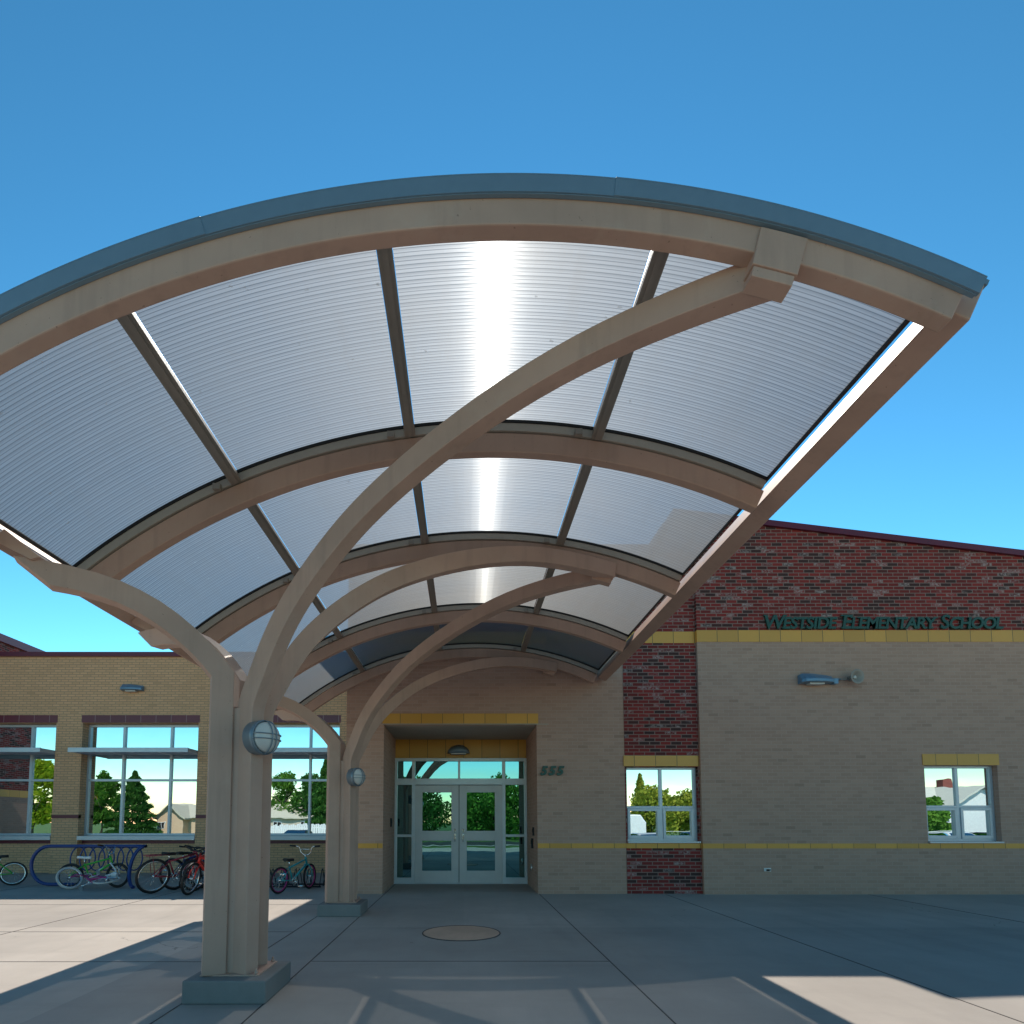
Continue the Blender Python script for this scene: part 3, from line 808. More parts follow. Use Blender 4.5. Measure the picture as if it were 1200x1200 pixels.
# ------------------------------------------------------------------ small wall fittings
def wedge_lamp(name, label, cx, y, cz, w, group=None):
    o = (cx, y, cz); t = thing(name, label, 'wall light', o, group)
    b = MB(); secs = []
    for x, h, dp in ((-.5, .16, .12), (-.42, .21, .17), (-.15, .20, .2), (.2, .15, .18), (.5, .11, .12)):
        X = cx+x*w; k = w/.62
        secs.append([(X,y,cz-.09*k), (X,y,cz+h*k*.5), (X,y-dp*k*.5,cz+h*k*.5), (X,y-dp*k*1.2,cz-.02*k), (X,y-dp*k*1.2,cz-.08*k)])
    b.strip(secs); b.build('housing', M['floodblue'], t, o, .01)
    b = MB(); b.box(cx-.25*w, cx+.2*w, y-.14, y-.02, cz-.115, cz-.085); b.build('lens', M['lens'], t, o)
    return t
wedge_lamp('wall_light', 'weathered blue-grey area light on the tan wall above the classroom windows', -8.93, YL, 4.97, .58)
fl = wedge_lamp('wall_light', 'weathered blue floodlight beside a horn speaker on the tan entrance wall', 6.76, 10.72, 4.10, .62)
b = MB(); b.box(7.08, 7.16, 10.60, 10.72, 4.0, 4.10); b.tube([(7.05,10.66,4.1),(7.25,10.66,4.1)], .012, 8); b.build('bracket', M['floodblue'], fl, (6.76, 10.72, 4.10))
o = (7.46, 10.6, 4.12); t = thing('horn_speaker', 'round grey-brown horn speaker on the tan entrance wall', 'loudspeaker', o)
ax = Vector((.12, -1, -.05))
b = MB(); b.lathe([(.03,-.11),(.045,-.02),(.07,.03),(.115,.075),(.142,.085),(.138,.09),(.108,.08),(.06,.035),(.03,.0)], o, ax, 28); b.build('bell', M['horn'], t, o)
b = MB(); b.lathe([(.0,0),(.03,.0),(.034,.02),(.02,.035),(0,.04)], o, ax, 16); b.build('driver', M['lens'], t, o)
b = MB(); b.box(7.43, 7.49, 10.64, 10.72, 4.07, 4.17); b.tube([(7.46,10.68,4.1),(7.2,10.68,4.09)], .012, 8); b.build('mount', M['horn'], t, o)
o = (-.115, 12.66, 2.9); t = thing('door_light', 'half round grey canopy lamp on yellow tile above the doors', 'wall light', o)
b = MB()
secs = []
for k in range(9):
    a = PI*k/8; 
    secs.append([(-.115-.25*math.cos(a), 12.66, 2.9+.21*math.sin(a)), (-.115-.25*math.cos(a), 12.52, 2.9+.17*math.sin(a)), (-.115-.2*math.cos(a), 12.44, 2.9+.10*math.sin(a)), (-.115-.2*math.cos(a), 12.44, 2.9), (-.115-.25*math.cos(a), 12.66, 2.9)])
b.strip(secs, True, True); b.build('shade', M['lampgrey'], t, o)
b = MB(); b.box(-.28, .05, 12.47, 12.65, 2.872, 2.896); b.build('lens', M['lens'], t, o)
o = (5.726, 10.70, .46); t = thing('wall_outlet', 'small white outlet with dark socket low on the tan wall', 'outlet', o)
b = MB(); b.box(5.66, 5.79, 10.695, 10.72, .43, .495); b.build('cover', M['white'], t, o, .004)
b = MB(); b.box(5.70, 5.74, 10.66, 10.6945, .44, .475); b.box(5.755, 5.78, 10.685, 10.6945, .45, .47); b.build('socket', M['black'], t, o)
for nm, lab, cat, x, y, z, sx, sz in (('card_reader', 'small black card reader on the right doorway jamb', 'card reader', 1.41, 11.35, 1.17, .03, .085),
                                ('intercom', 'black intercom box below the card reader on the right doorway jamb', 'intercom', 1.41, 11.5, .93, .04, .10),
                                ('door_button', 'small black door button on the left doorway jamb', 'door button', -1.545, 11.9, 1.35, .03, .09)):
    b = MB(); s = -1 if x > 0 else 1
    b.box(min(x, x+s*sx), max(x, x+s*sx), y-.045, y+.045, z-sz, z+sz); b.box(min(x+s*sx, x+s*(sx+.008)), max(x+s*sx, x+s*(sx+.008)), y-.025, y+.025, z-sz*.2, z+sz*.6)
    tag(b.build(nm, M['black'], None, (x, y, z), .004), lab, cat)
o = (1.41, 11.7, .42); t = thing('push_plate', 'round silver push plate low on the right doorway jamb', 'push plate', o)
b = MB(); b.lathe([(0,0),(.075,0),(.075,.02),(.06,.028),(0,.03)], o, (-1,0,0), 24); b.build('plate', M['chrome'], t, o)

# ------------------------------------------------------------------ bicycles and racks
def cmat(name, col, rough=.35, metal=0.): 
    k = 'c_'+name
    if k not in M: M[k] = paint(name, col, rough, .1, 6., metal, .02)
    return M[k]
def bicycle(label, loc, heading, wheel_r, frame_m, tyre_m, rim_m, bar_m, saddle_m, lean=6., steer=0., roll_axis=None, bars='flat', rack=False, guard=None, fork_m=None, scale=1., group='bicycles parked by the school wall', fat=.022, pitch=0):
    root = thing('bicycle', label, 'bicycle', loc, group)
    r = wheel_r; wb = 1.02*(.55+.45*r/.33); 
    rear = Vector((-wb*.43, 0, r)); front = Vector((wb*.57, 0, r)); bb = Vector((-.02, 0, r*.86))
    seat_top = Vector((-.17*wb, 0, r+.40*(.5+.5*r/.33))); seat_clamp = seat_top-Vector((-.012, 0, .11))
    head_t = Vector((wb*.37, 0, r+.42*(.55+.45*r/.33))); head_b = head_t+Vector((.045, 0, -.12))
    b = MB()
    b.tube([bb, seat_clamp], .016); b.tube([bb, head_b], fat); b.tube([seat_clamp-Vector((0,0,.03)), head_t-Vector((-.005,0,.025))], fat*.85); b.tube([head_t+Vector((-.006,0,.02)), head_b+Vector((.006,0,-.015))], .022)
    for sd in (-1, 1):
        b.tube([bb+Vector((0,.03*sd,0)), rear+Vector((0,.062*sd,0))], .010); b.tube([seat_clamp+Vector((0,.02*sd,-.03)), rear+Vector((0,.062*sd,0))], .009)
    b.build('frame', frame_m, root)
    b = MB(); b.tube([seat_clamp, seat_top], .012); b.build('seat_post', M['chrome'], root)
    b = MB(); secs = []
    for x, w, z in ((-.13,.035,.012), (-.12,.07,.02), (-.06,.075,.016), (.02,.035,.008), (.09,.02,.01), (.13,.012,.006)):
        p = seat_top+Vector((x, 0, 0)); secs.append([p+Vector((0,-w,z)), p+Vector((0,-w*.6,z+.03)), p+Vector((0,w*.6,z+.03)), p+Vector((0,w,z)), p+Vector((0,w*.5,z-.025)), p+Vector((0,-w*.5,z-.025))])
    b.strip(secs, True, True); b.build('saddle', saddle_m, root)
    # crank
    b = MB(); b.torus(bb+Vector((0,-.055,0)), (0,1,0), .075, .006, 24, 6)
    for k in range(5):
        a = 2*PI*k/5; b.tube([bb+Vector((0,-.055,0)), bb+Vector((.075*math.cos(a), -.055, .075*math.sin(a)))], .006, 6)
    for sd, s in ((-1, 1), (1, -1)):
        e = bb+Vector((.11*s, .085*sd, -.11*s)); b.tube([bb+Vector((0,.06*sd,0)), e], .009); b.box(e.x-.045, e.x+.045, e.y+(-.095 if sd < 0 else .005), e.y+(-.005 if sd < 0 else .095), e.z-.01, e.z+.01)
    b.build('crankset', M['chrome'], root)
    def wheel(c, par, nm):
        b = MB(); b.torus(c, (0,1,0), r*.92, r*.08, 36, 8); tz = b
        w = MB()
        for k in range(14):
            a = 2*PI*k/14; w.tube([c+Vector((0,.02*(1 if k % 2 else -1),0)), c+Vector((r*.9*math.cos(a), 0, r*.9*math.sin(a)))], .0022, 4)
        w.lathe([(.0,-.04),(.02,-.04),(.02,.04),(0,.04)], c, (0,1,0), 10)
        wo = w.build(nm, M['chrome'], par)
        b.build('tyre', tyre_m, wo)
        q = MB(); q.torus(c, (0,1,0), r*.83, .013, 36, 6); q.build('rim', rim_m, wo)
        return wo
    wheel(rear, root, 'wheel')
    # steering assembly pivots on the head tube
    axd = (head_t-head_b).normalized()
    rot = Matrix.Translation(head_b) @ Matrix.Rotation(R(steer), 4, axd) @ Matrix.Translation(-head_b)
    wf = wheel(front, root, 'wheel')
    b = MB()
    for sd in (-1, 1): b.tube([head_b+Vector((0,.045*sd,-.01)), front+Vector((-.02,.055*sd,.12)), front+Vector((0,.055*sd,0))], .0125)
    b.tube([head_b+Vector((0,-.05,-.01)), head_b+Vector((0,.05,-.01))], .016); b.tube([head_b, head_t], .014)
    fo = b.build('fork', fork_m or frame_m, root)
    b = MB(); st = head_t+axd*.06
    if bars == 'flat':
        b.tube([head_t, st, st+Vector((.06,0,.02))], .014); c = st+Vector((.06,0,.02))
        b.tube([c+Vector((-.06,-.30,.03)), c+Vector((-.01,-.12,.01)), c, c+Vector((-.01,.12,.01)), c+Vector((-.06,.30,.03))], .011)
        ends = [(c+Vector((-.035,.19*s,.02)), c+Vector((-.065,.31*s,.032))) for s in (-1, 1)]
    else:
        b.tube([head_t, st, st+Vector((.035,0,.01))], .014); c = st+Vector((.035,0,.01)); hgt = .17
        for s in (-1, 1):
            b.tube([c, c+Vector((0,.05*s,.0)), c+Vector((-.01,.11*s,.05)), c+Vector((-.02,.14*s,hgt-.02)), c+Vector((-.03,.19*s,hgt)), c+Vector((-.06,.31*s,hgt+.01))], .0105)
        b.tube([c+Vector((-.018,-.135,hgt-.06)), c+Vector((-.018,.135,hgt-.06))], .008)
        ends = [(c+Vector((-.04,.21*s,hgt+.002)), c+Vector((-.064,.33*s,hgt+.012))) for s in (-1, 1)]
    ho = b.build('handlebar', bar_m, root)
    q = MB()
    for e0, e1 in ends: q.tube([e0, e1], .017)
    q.build('grip', M['black'], ho)
    for ob in (wf, fo, ho):
        ob.data.transform(rot)
        for ch in ob.children: ch.data.transform(rot)
    if rack:
        b = MB()
        for s in (-1, 1):
            b.tube([rear+Vector((0,.07*s,0)), rear+Vector((-.08,.06*s,r+.06)), rear+Vector((.24,.05*s,r+.07))], .006)
            b.tube([rear+Vector((-.2,.06*s,r+.065)), rear+Vector((.24,.05*s,r+.07))], .008)
        for k in range(5): b.tube([rear+Vector((-.18+.09*k,-.06,r+.066)), rear+Vector((-.18+.09*k,.06,r+.066))], .006)
        b.build('luggage_rack', frame_m, root)
    if guard:
        b = MB(); secs = []
        for k in range(15):
            a = R(15+k*9.5); c = rear; rr = r*1.1
            p = c+Vector((-rr*math.cos(a)*1., 0, rr*math.sin(a))); secs.append([p+Vector((0,-.03,0)), p+Vector((0,.03,0)), p*1.0+Vector((0,.03,.006)), p+Vector((0,-.03,.006))])
        b.strip(secs); b.build('mudguard', guard, root)
    root.rotation_mode = 'ZYX'
    root.rotation_mode = 'XYZ'
    Mx = Matrix.Rotation(R(heading), 4, 'Z') @ Matrix.Rotation(R(lean), 4, 'X') @ Matrix.Rotation(R(pitch), 4, 'Y')
    root.rotation_euler = Mx.to_euler('XYZ')
    def low(o): return min([(Mx @ v.co).z for v in o.data.vertices]+[low(ch) for ch in o.children])
    root.location.z = -min(low(ch) for ch in root.children)
    return root
blk = M['black']
bicycle('bright green BMX bicycle cut off by the left photo edge', (-10.05, 12.05, .0), 205, .255, cmat('bike_green', (.05,.42,.04)), blk, M['chrome'], M['chrome'], blk, 5, 25, bars='bmx')
bicycle('green BMX bicycle with black tyres standing against the blue spiral rack', (-7.72, 11.74, 0), 8, .255, cmat('bike_green', (.05,.42,.04)), blk, blk, M['chrome'], M['white'], -7, -12, bars='bmx', fork_m=M['white'])
wh = cmat('white_tyre', (.55,.52,.48), .7)
lyb = bicycle('small pink child bicycle with pale tyres lying on its side by the rack', (-7.52, 11.15, .07), 168, .24, cmat('bike_pink', (.42,.03,.20)), wh, M['chrome'], M['chrome'], M['white'], 80, 62, bars='bmx', fat=.02)
bicycle('dark red bicycle with black saddle and rear luggage rack', (-5.70, 11.2, 0), 57, .335, cmat('bike_dark_red', (.30,.02,.04)), blk, M['chrome'], blk, blk, 7, 8, rack=True)
bicycle('bright red mountain bicycle with its black front wheel turned to the camera', (-4.98, 11.15, 0), 256, .31, cmat('bike_red', (.70,.03,.02)), blk, M['chrome'], blk, blk, -6, 10, fat=.03)
bicycle('red bicycle mostly hidden behind the near canopy column', (-5.12, 11.75, 0), 250, .31, cmat('bike_scarlet', (.45,.03,.02)), blk, M['chrome'], blk, blk, 5, -6, fat=.028)
bicycle('teal child bicycle with chrome high handlebar between the two canopy columns', (-3.36, 11.15, 0), 68, .258, cmat('bike_teal', (.03,.32,.36)), blk, cmat('bike_pink', (.42,.03,.20)), M['chrome'], blk, 4, 10, bars='bmx', guard=None)
bicycle('dark blue bicycle wedged between the dark red and bright red bicycles', (-5.62, 11.8, 0), 66, .32, cmat('bike_blue', (.02,.04,.16)), blk, M['chrome'], blk, blk, -9, -14, fat=.026)
bicycle('crimson bicycle at the back of the cluster beside the low rack', (-5.95, 12.1, 0), 108, .31, cmat('bike_crimson', (.50,.02,.04)), blk, blk, blk, blk, 10, 18, fat=.028)
# blue spiral rack
o = (-7.6, 12.0, 0); t = thing('spiral_bike_rack', 'dark blue spiral bicycle rack of looped tube in front of the wing', 'bike rack', o)
bl = cmat('rack_blue', (.015,.045,.20), .35)
YR = 12.05
b = MB(); pts = []
for k in range(13):
    a = R(270-k*180/12); pts.append((-8.78+.40*math.cos(a)*.95, YR-.03, .44+.40*math.sin(a)))
pts = [(-8.15, YR-.02, .045)]+[(x, y, z+.01) for x, y, z in pts]
pts += [(-8.3, YR, .85), (-6.95, YR, .85)]
for k in range(13):
    a = R(90-k*180/12); pts.append((-6.62-.33+.33*(1-math.cos(a))*.6 , YR-.02-.9*(k/12)*.45, .44+.41*math.sin(a)))
b.tube(pts, .036, 10); b.build('rail', bl, t, o)
for k in range(9):
    b = MB(); cx = -8.36+.165+k*.2
    if cx > -6.8: break
    P = []
    for j in range(28):
        a = 2*PI*j/28; P.append((cx+.165*math.cos(a), YR+.02*math.sin(a), .585+.245*math.sin(a)))
    b.tube(P, .015, 7, True); b.build('loop', bl, t, o)
# low grid rack
o = (-4.1, 11.9, 0); t = thing('low_bike_rack', 'low dark wire bicycle rack with peaked hoops behind the bicycles', 'bike rack', o)
dk = cmat('rack_dark', (.02,.03,.04), .45, .3)
b = MB()
for y in (11.75, 12.2): b.tube([(-5.6,y,.03), (-2.95,y,.03)], .018, 8)
b.build('base_rail', dk, t, o)
for k in range(10):
    x = -5.5+k*.28; b = MB()
    for dx in (0, .075):
        b.tube([(x+dx,11.75,.04), (x+dx,11.93,.36), (x+dx,12.0,.38), (x+dx,12.2,.04)], .010, 6)
    b.build('hoop', dk, t, o)

# ------------------------------------------------------------------ the street behind the camera (seen in the window glass)
GZ = -.7
leaf = {'dark': leafmat('dark_leaves', (0.060, 0.169, 0.038), (0.130, 0.286, 0.052)), 'lime': leafmat('lime_leaves', (0.355, 0.546, 0.033), (0.600, 0.600, 0.052)),
        'mid': leafmat('mid_leaves', (0.109, 0.273, 0.042), (0.234, 0.442, 0.065)), 'olive': leafmat('olive_leaves', (0.273, 0.342, 0.038), (0.520, 0.520, 0.078)), 'maroon': leafmat('maroon_leaves', (0.191, 0.033, 0.049), (0.364, 0.078, 0.078)),
        'gold': leafmat('gold_leaves', (0.600, 0.519, 0.042), (0.600, 0.600, 0.078))}
bark = paint('bark', (.10,.07,.05), .9, .3, 5.)
def tree(x, y, h, r, kind, label, conifer=False, n=5200, base=None, name=None):
    root = thing(name or ('conifer' if conifer else 'tree'), label, 'tree', (x, y, GZ), 'trees across the street')
    rnd = random.Random(int((x*31+y*17)*10))
    b = MB(); pts = []; rr = []
    for k in range(7):
        z = h*.8*k/6; pts.append((.12*math.sin(k*1.3)*min(1, k/3), .1*math.cos(k*1.7)*min(1, k/3), z)); rr.append(.03*h*(1-.85*k/6)*.6)
    b.tube(pts, rr, 8)
    if not conifer:
        for k in range(6):
            a = k*1.05+rnd.random(); z0 = h*(.28+.07*k); b.tube([(0,0,z0), (r*.35*math.cos(a), r*.35*math.sin(a), z0+h*.1), (r*.65*math.cos(a), r*.65*math.sin(a), z0+h*.2)], [.012*h, .008*h, .003*h], 6)
    b.build('trunk', bark, root)
    b = MB(); z0 = base if base is not None else h*.24
    clumps = []
    if not conifer:
        for k in range(34):
            u = rnd.random(); a = rnd.random()*2*PI; zz = rnd.random()
            env = math.sin(PI*min(1, .12+.86*zz))**.7
            q = r*env*math.sqrt(u)*.82*(.8+.4*rnd.random()); clumps.append((q*math.cos(a), q*math.sin(a), z0+(h-z0)*zz*.94, r*(.2+.16*rnd.random())))
    for k in range(n):
        if conifer:
            zz = rnd.random()**1.25; a = rnd.random()*2*PI; layer = .78+.22*math.sin(zz*46+math.sin(a*3))
            q = r*(1-zz)**.85*layer*(.45+.55*rnd.random()**.5); p = Vector((q*math.cos(a), q*math.sin(a), z0*.4+(h-z0*.4)*zz-.25*q))
        else:
            c = clumps[rnd.randrange(len(clumps))]
            dv = Vector((rnd.gauss(0,1), rnd.gauss(0,1), rnd.gauss(0,1))).normalized()*c[3]*(.5+.6*rnd.random())
            p = Vector(c[:3])+dv
        s = (.14+.13*rnd.random())*(h/8)**.5*1.3
        u = Vector((rnd.gauss(0,1), rnd.gauss(0,1), rnd.gauss(0,1))).normalized(); w = u.orthogonal().normalized()*s*.6; u = u*s
        b.quad(p-u, p-w, p+u, p+w)
    b.build('crown', leaf[kind], root)
    return root
tree(-58.5, -46, 10.6, 4.2, 'lime', 'bright lime broadleaf tree at the far left, mirrored in the left window')
tree(-55.5, -56, 9.4, 3.0, 'mid', 'slim mid green tree left of the peach house')
tree(-60.5, -60, 8.4, 2.8, 'gold', 'golden leaved tree behind the slim green tree')
tree(-50.2, -55, 9.9, 4.4, 'dark', 'dense dark green pyramidal tree beside the peach house', True, n=6500)
tree(-18.6, -45, 10.6, 2.9, 'dark', 'tall dark pointed conifer behind the white fence', True)
tree(-14.6, -46, 9.4, 2.6, 'dark', 'second dark conifer right of the tall pointed one', True)
tree(-30.5, -66, 10.2, 4.4, 'mid', 'broad mid green tree behind the grey roofed house')
tree(-24.5, -62, 9.6, 4.0, 'dark', 'broad dark tree between the grey roofed house and conifers')
tree(-6.0, -40, 6.4, 5.2, 'dark', 'wide dark tree straight across from the doors', n=9000, base=1.0)
tree(3.6, -42, 6.9, 5.4, 'mid', 'wide mid green tree opposite the right door leaf', n=9000, base=1.0)
tree(12.0, -44, 6.2, 4.6, 'olive', 'olive tree opposite the right sidelight', n=7000, base=.8)
tree(24.5, -52, 6.2, 4.4, 'olive', 'olive bush-like tree behind the white caravan')
tree(30.0, -54, 5.7, 4.2, 'olive', 'rounded olive tree right of the caravan')
tree(34.0, -56, 7.4, 1.7, 'mid', 'narrow green conifer by the olive trees', True)
tree(25.0, -58, 8.8, 1.9, 'olive', 'tall ragged olive conifer rising above the olive trees', True)
tree(42.6, -30, 4.2, 1.8, 'mid', 'small green tree left of the white gabled house')
tree(51.0, -27, 3.3, 2.2, 'maroon', 'low maroon leaved shrub before the white gabled house', n=1500, base=.2, name='shrub')
tree(56.5, -27, 3.6, 2.4, 'maroon', 'larger maroon leaved shrub at the right of the white gabled house', n=1500, base=.2, name='shrub')
def house(label, x0, x1, y0, y1, hw, hr, wallc, roofc, gable_x=None, chim=None):
    o = ((x0+x1)/2, y1, GZ); t = thing('house', label, 'house', o, 'houses across the street')
    wm = cmat('house_'+str(abs(hash(wallc)) % 999), wallc, .8); rm = cmat('roof_'+str(abs(hash(roofc)) % 999), roofc, .85)
    b = MB(); b.box(x0, x1, y0, y1, GZ, GZ+hw); 
    z = GZ+hw; ym = (y0+y1)/2
    b.add([(x0,y0,z),(x0,y1,z),(x0,ym,GZ+hr)], [(0,1,2)]); b.add([(x1,y0,z),(x1,y1,z),(x1,ym,GZ+hr)], [(0,2,1)])
    if gable_x:
        a, c, proj, gh = gable_x
        b.box(a, c, y1, y1+proj, GZ, z); b.add([(a,y1+proj,z),(c,y1+proj,z),((a+c)/2,y1+proj,GZ+gh)], [(0,1,2)])
    wo = b.build('wall', wm, t, o)
    b = MB(); e = .5; sl = (hr-hw)/((y1-y0)/2)
    for s, ya in ((1, y1), (-1, y0)):
        b.add([(x0-e,ya+s*e,z-e*sl),(x1+e,ya+s*e,z-e*sl),(x1+e,ym,GZ+hr+.05),(x0-e,ym,GZ+hr+.05),(x0-e,ya+s*e,z-e*sl+.15),(x1+e,ya+s*e,z-e*sl+.15),(x1+e,ym,GZ+hr+.2),(x0-e,ym,GZ+hr+.2)],
              [(0,1,2,3),(4,7,6,5),(0,4,5,1),(0,3,7,4),(1,5,6,2)])
    if gable_x:
        xm = (a+c)/2; sg = (gh-hw)/((c-a)/2)
        for s, xa in ((-1, a), (1, c)):
            b.add([(xa+s*e,y1+proj+e,z-e*sg),(xm,y1+proj+e,GZ+gh),(xm,ym,GZ+gh),(xa+s*e,ym,z-e*sg),(xa+s*e,y1+proj+e,z-e*sg+.22),(xm,y1+proj+e,GZ+gh+.22),(xm,ym,GZ+gh+.22),(xa+s*e,ym,z-e*sg+.22)],
                  [(0,1,2,3),(4,7,6,5),(0,4,5,1),(0,3,7,4)])
    ro = b.build('roof', rm, t, o)
    if chim:
        cx, cw, ct = chim; q = MB(); q.box(cx-cw, cx+cw, ym+.3, ym+1.2, GZ+hw, GZ+ct); q.build('chimney', cmat('chimney_brick', (.22,.06,.045), .9), ro, o)
    for k in range(max(2, int((x1-x0)/4))):
        wx = x0+1.5+k*(x1-x0-3)/max(1, int((x1-x0)/4)-1)
        yy = y1
        if gable_x and a < wx < c: yy = y1+proj
        q = MB(); q.box(wx-.65, wx+.65, yy, yy+.06, GZ+1., GZ+2.1); q.box(wx-.03, wx+.03, yy+.06, yy+.08, GZ+1., GZ+2.1); f = q.build('window', M['white'], t, o)
        q = MB(); q.box(wx-.58, wx-.04, yy+.062, yy+.07, GZ+1.07, GZ+2.03); q.box(wx+.04, wx+.58, yy+.062, yy+.07, GZ+1.07, GZ+2.03); q.build('pane', M['dark'], f, o)
    return t
house('peach house with pale roof and a small front gable', -50.2, -38.5, -71, -62, 2.9, 4.9, (.62,.42,.28), (.50,.45,.36), (-49.6, -45.2, 1.6, 4.6))
house('grey roofed house behind the white fence', -36, -24, -70, -60, 2.8, 5.0, (.55,.45,.36), (.52,.47,.38))
house('white gabled house with a red brick chimney', 46.5, 63, -44, -35, 3.5, 5.6, (.72,.73,.70), (.60,.58,.50), (47.8, 54.4, 1.2, 5.5), (51.6, .4, 6.6))
b = MB()
for k in range(60):
    x = -23.5+k*.19; b.box(x, x+.165, -22.02, -22, GZ+.15, GZ+1.85+.06*math.sin(k*2.1))
for z in (.5, 1.4): b.box(-23.5, -12.2, -22.06, -22.022, GZ+z, GZ+z+.09)
tag(b.build('picket_fence', M['white'], None, (-19, -22, GZ)), 'white board fence along the far sidewalk', 'fence')
b = MB()
for x in range(16, 66, 3): b.tube([(x,-24.6,GZ), (x,-24.6,GZ+1.3)], .03, 6)
for z in (.75, 1.28): b.tube([(16,-24.6,GZ+z), (64,-24.6,GZ+z)], .022, 6)
tag(b.build('pipe_fence', M['white'], None, (40, -24.6, GZ)), 'long low white pipe rail along the street edge', 'fence')
def car(label, x, y, head, col, van=False):
    t = thing('parked_car' if not van else 'caravan', label, 'car' if not van else 'caravan', (x, y, GZ), 'cars in the school parking lot' if not van else None)
    L, W = (4.5, 1.78) if not van else (6.4, 2.2)
    if not van:
        pr = [(-2.2,.45),(-2.22,.72),(-2.1,.86),(-1.75,.93),(-1.25,1.36),(-.9,1.44),(.1,1.45),(.45,1.38),(1.1,.98),(1.95,.84),(2.2,.66),(2.22,.42),(1.9,.25),(-1.9,.25)]
        sm = [(-1.62,.95),(-1.2,1.31),(-.85,1.38),(.08,1.39),(.40,1.32),(.98,.98)]
    else:
        pr = [(-3.2,.4),(-3.2,2.5),(-2.8,2.75),(2.7,2.75),(3.2,2.0),(3.2,.4)]
        sm = [(-2.6,1.4),(-2.6,2.0),(-1.2,2.0),(-1.2,1.4)]
    b = MB(); secs = []
    for w, k in ((-.5, .94), (-.46, 1.), (.46, 1.), (.5, .94)):
        secs.append([(p[0]*(.985 if k < 1 else 1), W*w*(1. if p[1] < 1. or van else .84), .6+(p[1]-.6)*k) for p in pr])
    b.strip(secs); b.build('body', cmat('car_'+label.split()[0], col, .25), t, (0,0,0), .02)
    b = MB()
    for s in (-1, 1):
        yo = W*.5*s*(.86 if not van else 1.)
        b.add([(p[0], yo+(.05*s if p[1] < 1.1 and not van else .012*s), p[1]) for p in sm], [tuple(range(len(sm)))])
    if not van:
        b.quad((.47,-.66,1.37), (.47,.66,1.37), (1.1,.78,1.0), (1.1,-.78,1.0)); b.quad((-1.27,-.64,1.36), (-1.76,-.74,.95), (-1.76,.74,.95), (-1.27,.64,1.36))
    b.build('window', M['glass'], t)
    for xx in (-1.35, 1.35):
        for s in (-1, 1):
            q = MB(); q.torus((xx, s*W*.46, .32), (0,1,0), .24, .085, 24, 8); wo = q.build('wheel', M['black'], t)
            q = MB(); q.lathe([(0,-.05),(.17,-.05),(.17,.05),(0,.05)], (xx, s*W*.46, .32), (0,1,0), 16); q.build('rim', M['chrome'], wo)
    t.rotation_euler = (0, 0, R(head))
    return t
car('black sedan parked facing the school opposite the left windows', -12.6, -12.2, 90, (.02,.02,.022))
car('silver sedan parked facing the school opposite the first right window', 11.2, -12.4, 90, (.45,.46,.47))
car('navy sedan parked beside the silver one', 14.2, -12.2, 90, (.02,.03,.08))
car('white sedan parked facing the school opposite the far right window', 29.2, -12.0, 90, (.75,.75,.74))
car('charcoal sedan parked right of the white sedan', 32.3, -12.3, 90, (.05,.05,.055))
car('white caravan standing across the street before olive trees', 16.4, -40, 8, (.78,.78,.76), True)

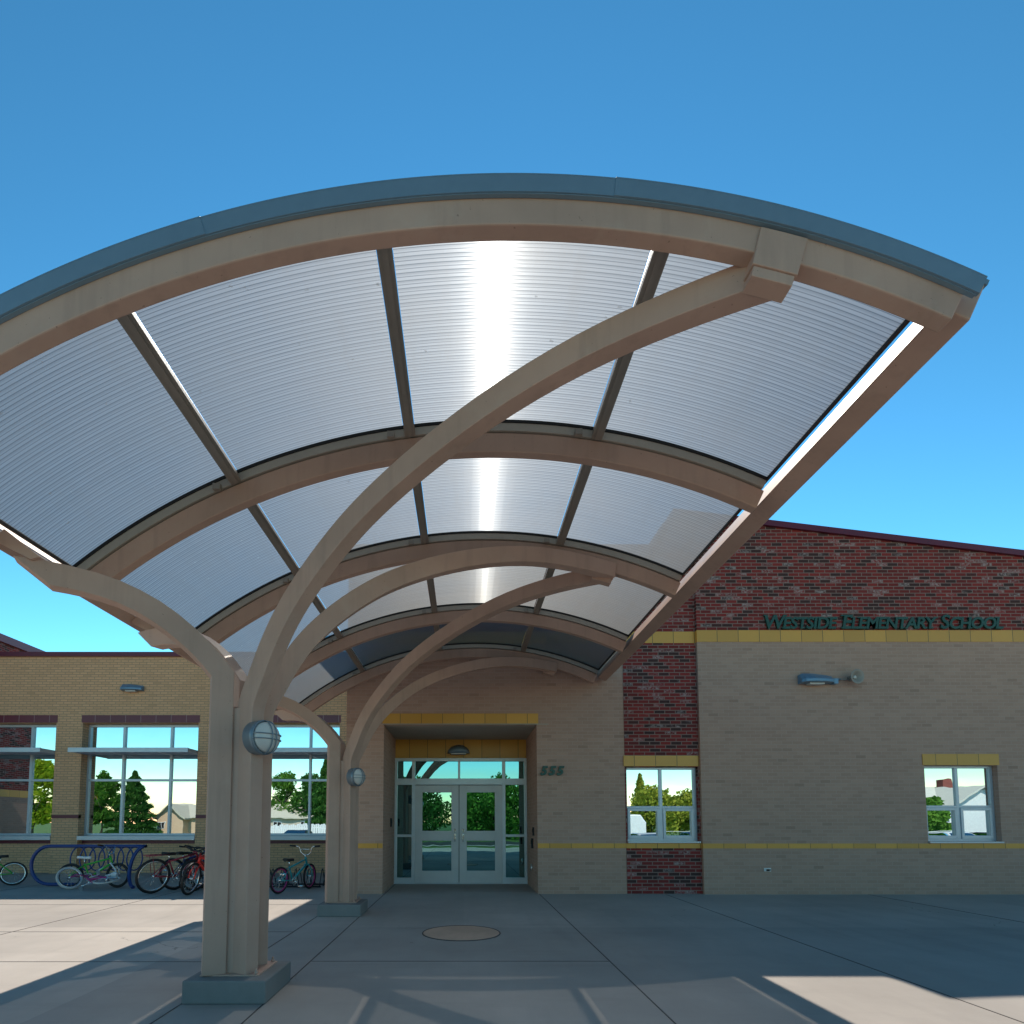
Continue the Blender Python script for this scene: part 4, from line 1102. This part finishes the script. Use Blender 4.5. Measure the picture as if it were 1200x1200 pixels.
# ------------------------------------------------------------------ camera, sun, sky
cam = bpy.data.cameras.new('camera'); co = bpy.data.objects.new('camera', cam); COL.objects.link(co)
co.location = (0, 0, 1.36); co.rotation_euler = (PI/2+.07, 0, 0)
cam.sensor_width = 36.; cam.lens = 19.8; cam.shift_x = .0471; cam.shift_y = .2642
cam.clip_start = .05; cam.clip_end = 3000
scn.camera = co
EL, AZ = R(50.3), R(3.5)
sv = Vector((math.sin(AZ)*math.cos(EL), math.cos(AZ)*math.cos(EL), math.sin(EL)))
sl = bpy.data.lights.new('sun', 'SUN'); sl.energy = 2.9; sl.angle = R(.53); sl.color = (1., .915, .80)
so = bpy.data.objects.new('sun', sl); COL.objects.link(so); so.rotation_euler = (-sv).to_track_quat('-Z', 'Y').to_euler(); so.location = (0, 30, 40)
w = bpy.data.worlds.new('World'); scn.world = w; w.use_nodes = True
nt = w.node_tree; nt.nodes.clear()
sky = nt.nodes.new('ShaderNodeTexSky'); sky.sky_type = 'NISHITA'; sky.sun_disc = False
sky.sun_elevation = EL; sky.sun_rotation = AZ; sky.air_density = 1.25; sky.dust_density = 0.; sky.ozone_density = 3.5
bg = nt.nodes.new('ShaderNodeBackground'); bg.inputs[1].default_value = .148
hs = nt.nodes.new('ShaderNodeHueSaturation'); hs.inputs['Hue'].default_value = .462; hs.inputs['Saturation'].default_value = .96; hs.inputs['Value'].default_value = .51
wo = nt.nodes.new('ShaderNodeOutputWorld')
sc1 = nt.nodes.new('ShaderNodeVectorMath'); sc1.operation = 'SCALE'; sc1.inputs['Scale'].default_value = .2
gm = nt.nodes.new('ShaderNodeGamma'); gm.inputs[1].default_value = 2.25
sc2 = nt.nodes.new('ShaderNodeVectorMath'); sc2.operation = 'SCALE'; sc2.inputs['Scale'].default_value = 5.
nt.links.new(sky.outputs[0], sc1.inputs[0]); nt.links.new(sc1.outputs[0], gm.inputs[0]); nt.links.new(gm.outputs[0], sc2.inputs[0])
nt.links.new(sc2.outputs[0], hs.inputs['Color']); nt.links.new(hs.outputs[0], bg.inputs[0]); nt.links.new(bg.outputs[0], wo.inputs[0])
vs = scn.view_settings; vs.view_transform = 'Standard'; vs.look = 'None'; vs.exposure = .84; vs.gamma = 1.; vs.use_curve_mapping = False
scn.render.engine = 'CYCLES'
cy = scn.cycles
cy.use_denoising = True
try: cy.denoiser = 'OPENIMAGEDENOISE'
except Exception: pass
cy.max_bounces = 8; cy.diffuse_bounces = 4; cy.glossy_bounces = 4; cy.transparent_max_bounces = 12; cy.transmission_bounces = 6
cy.sample_clamp_indirect = 8.
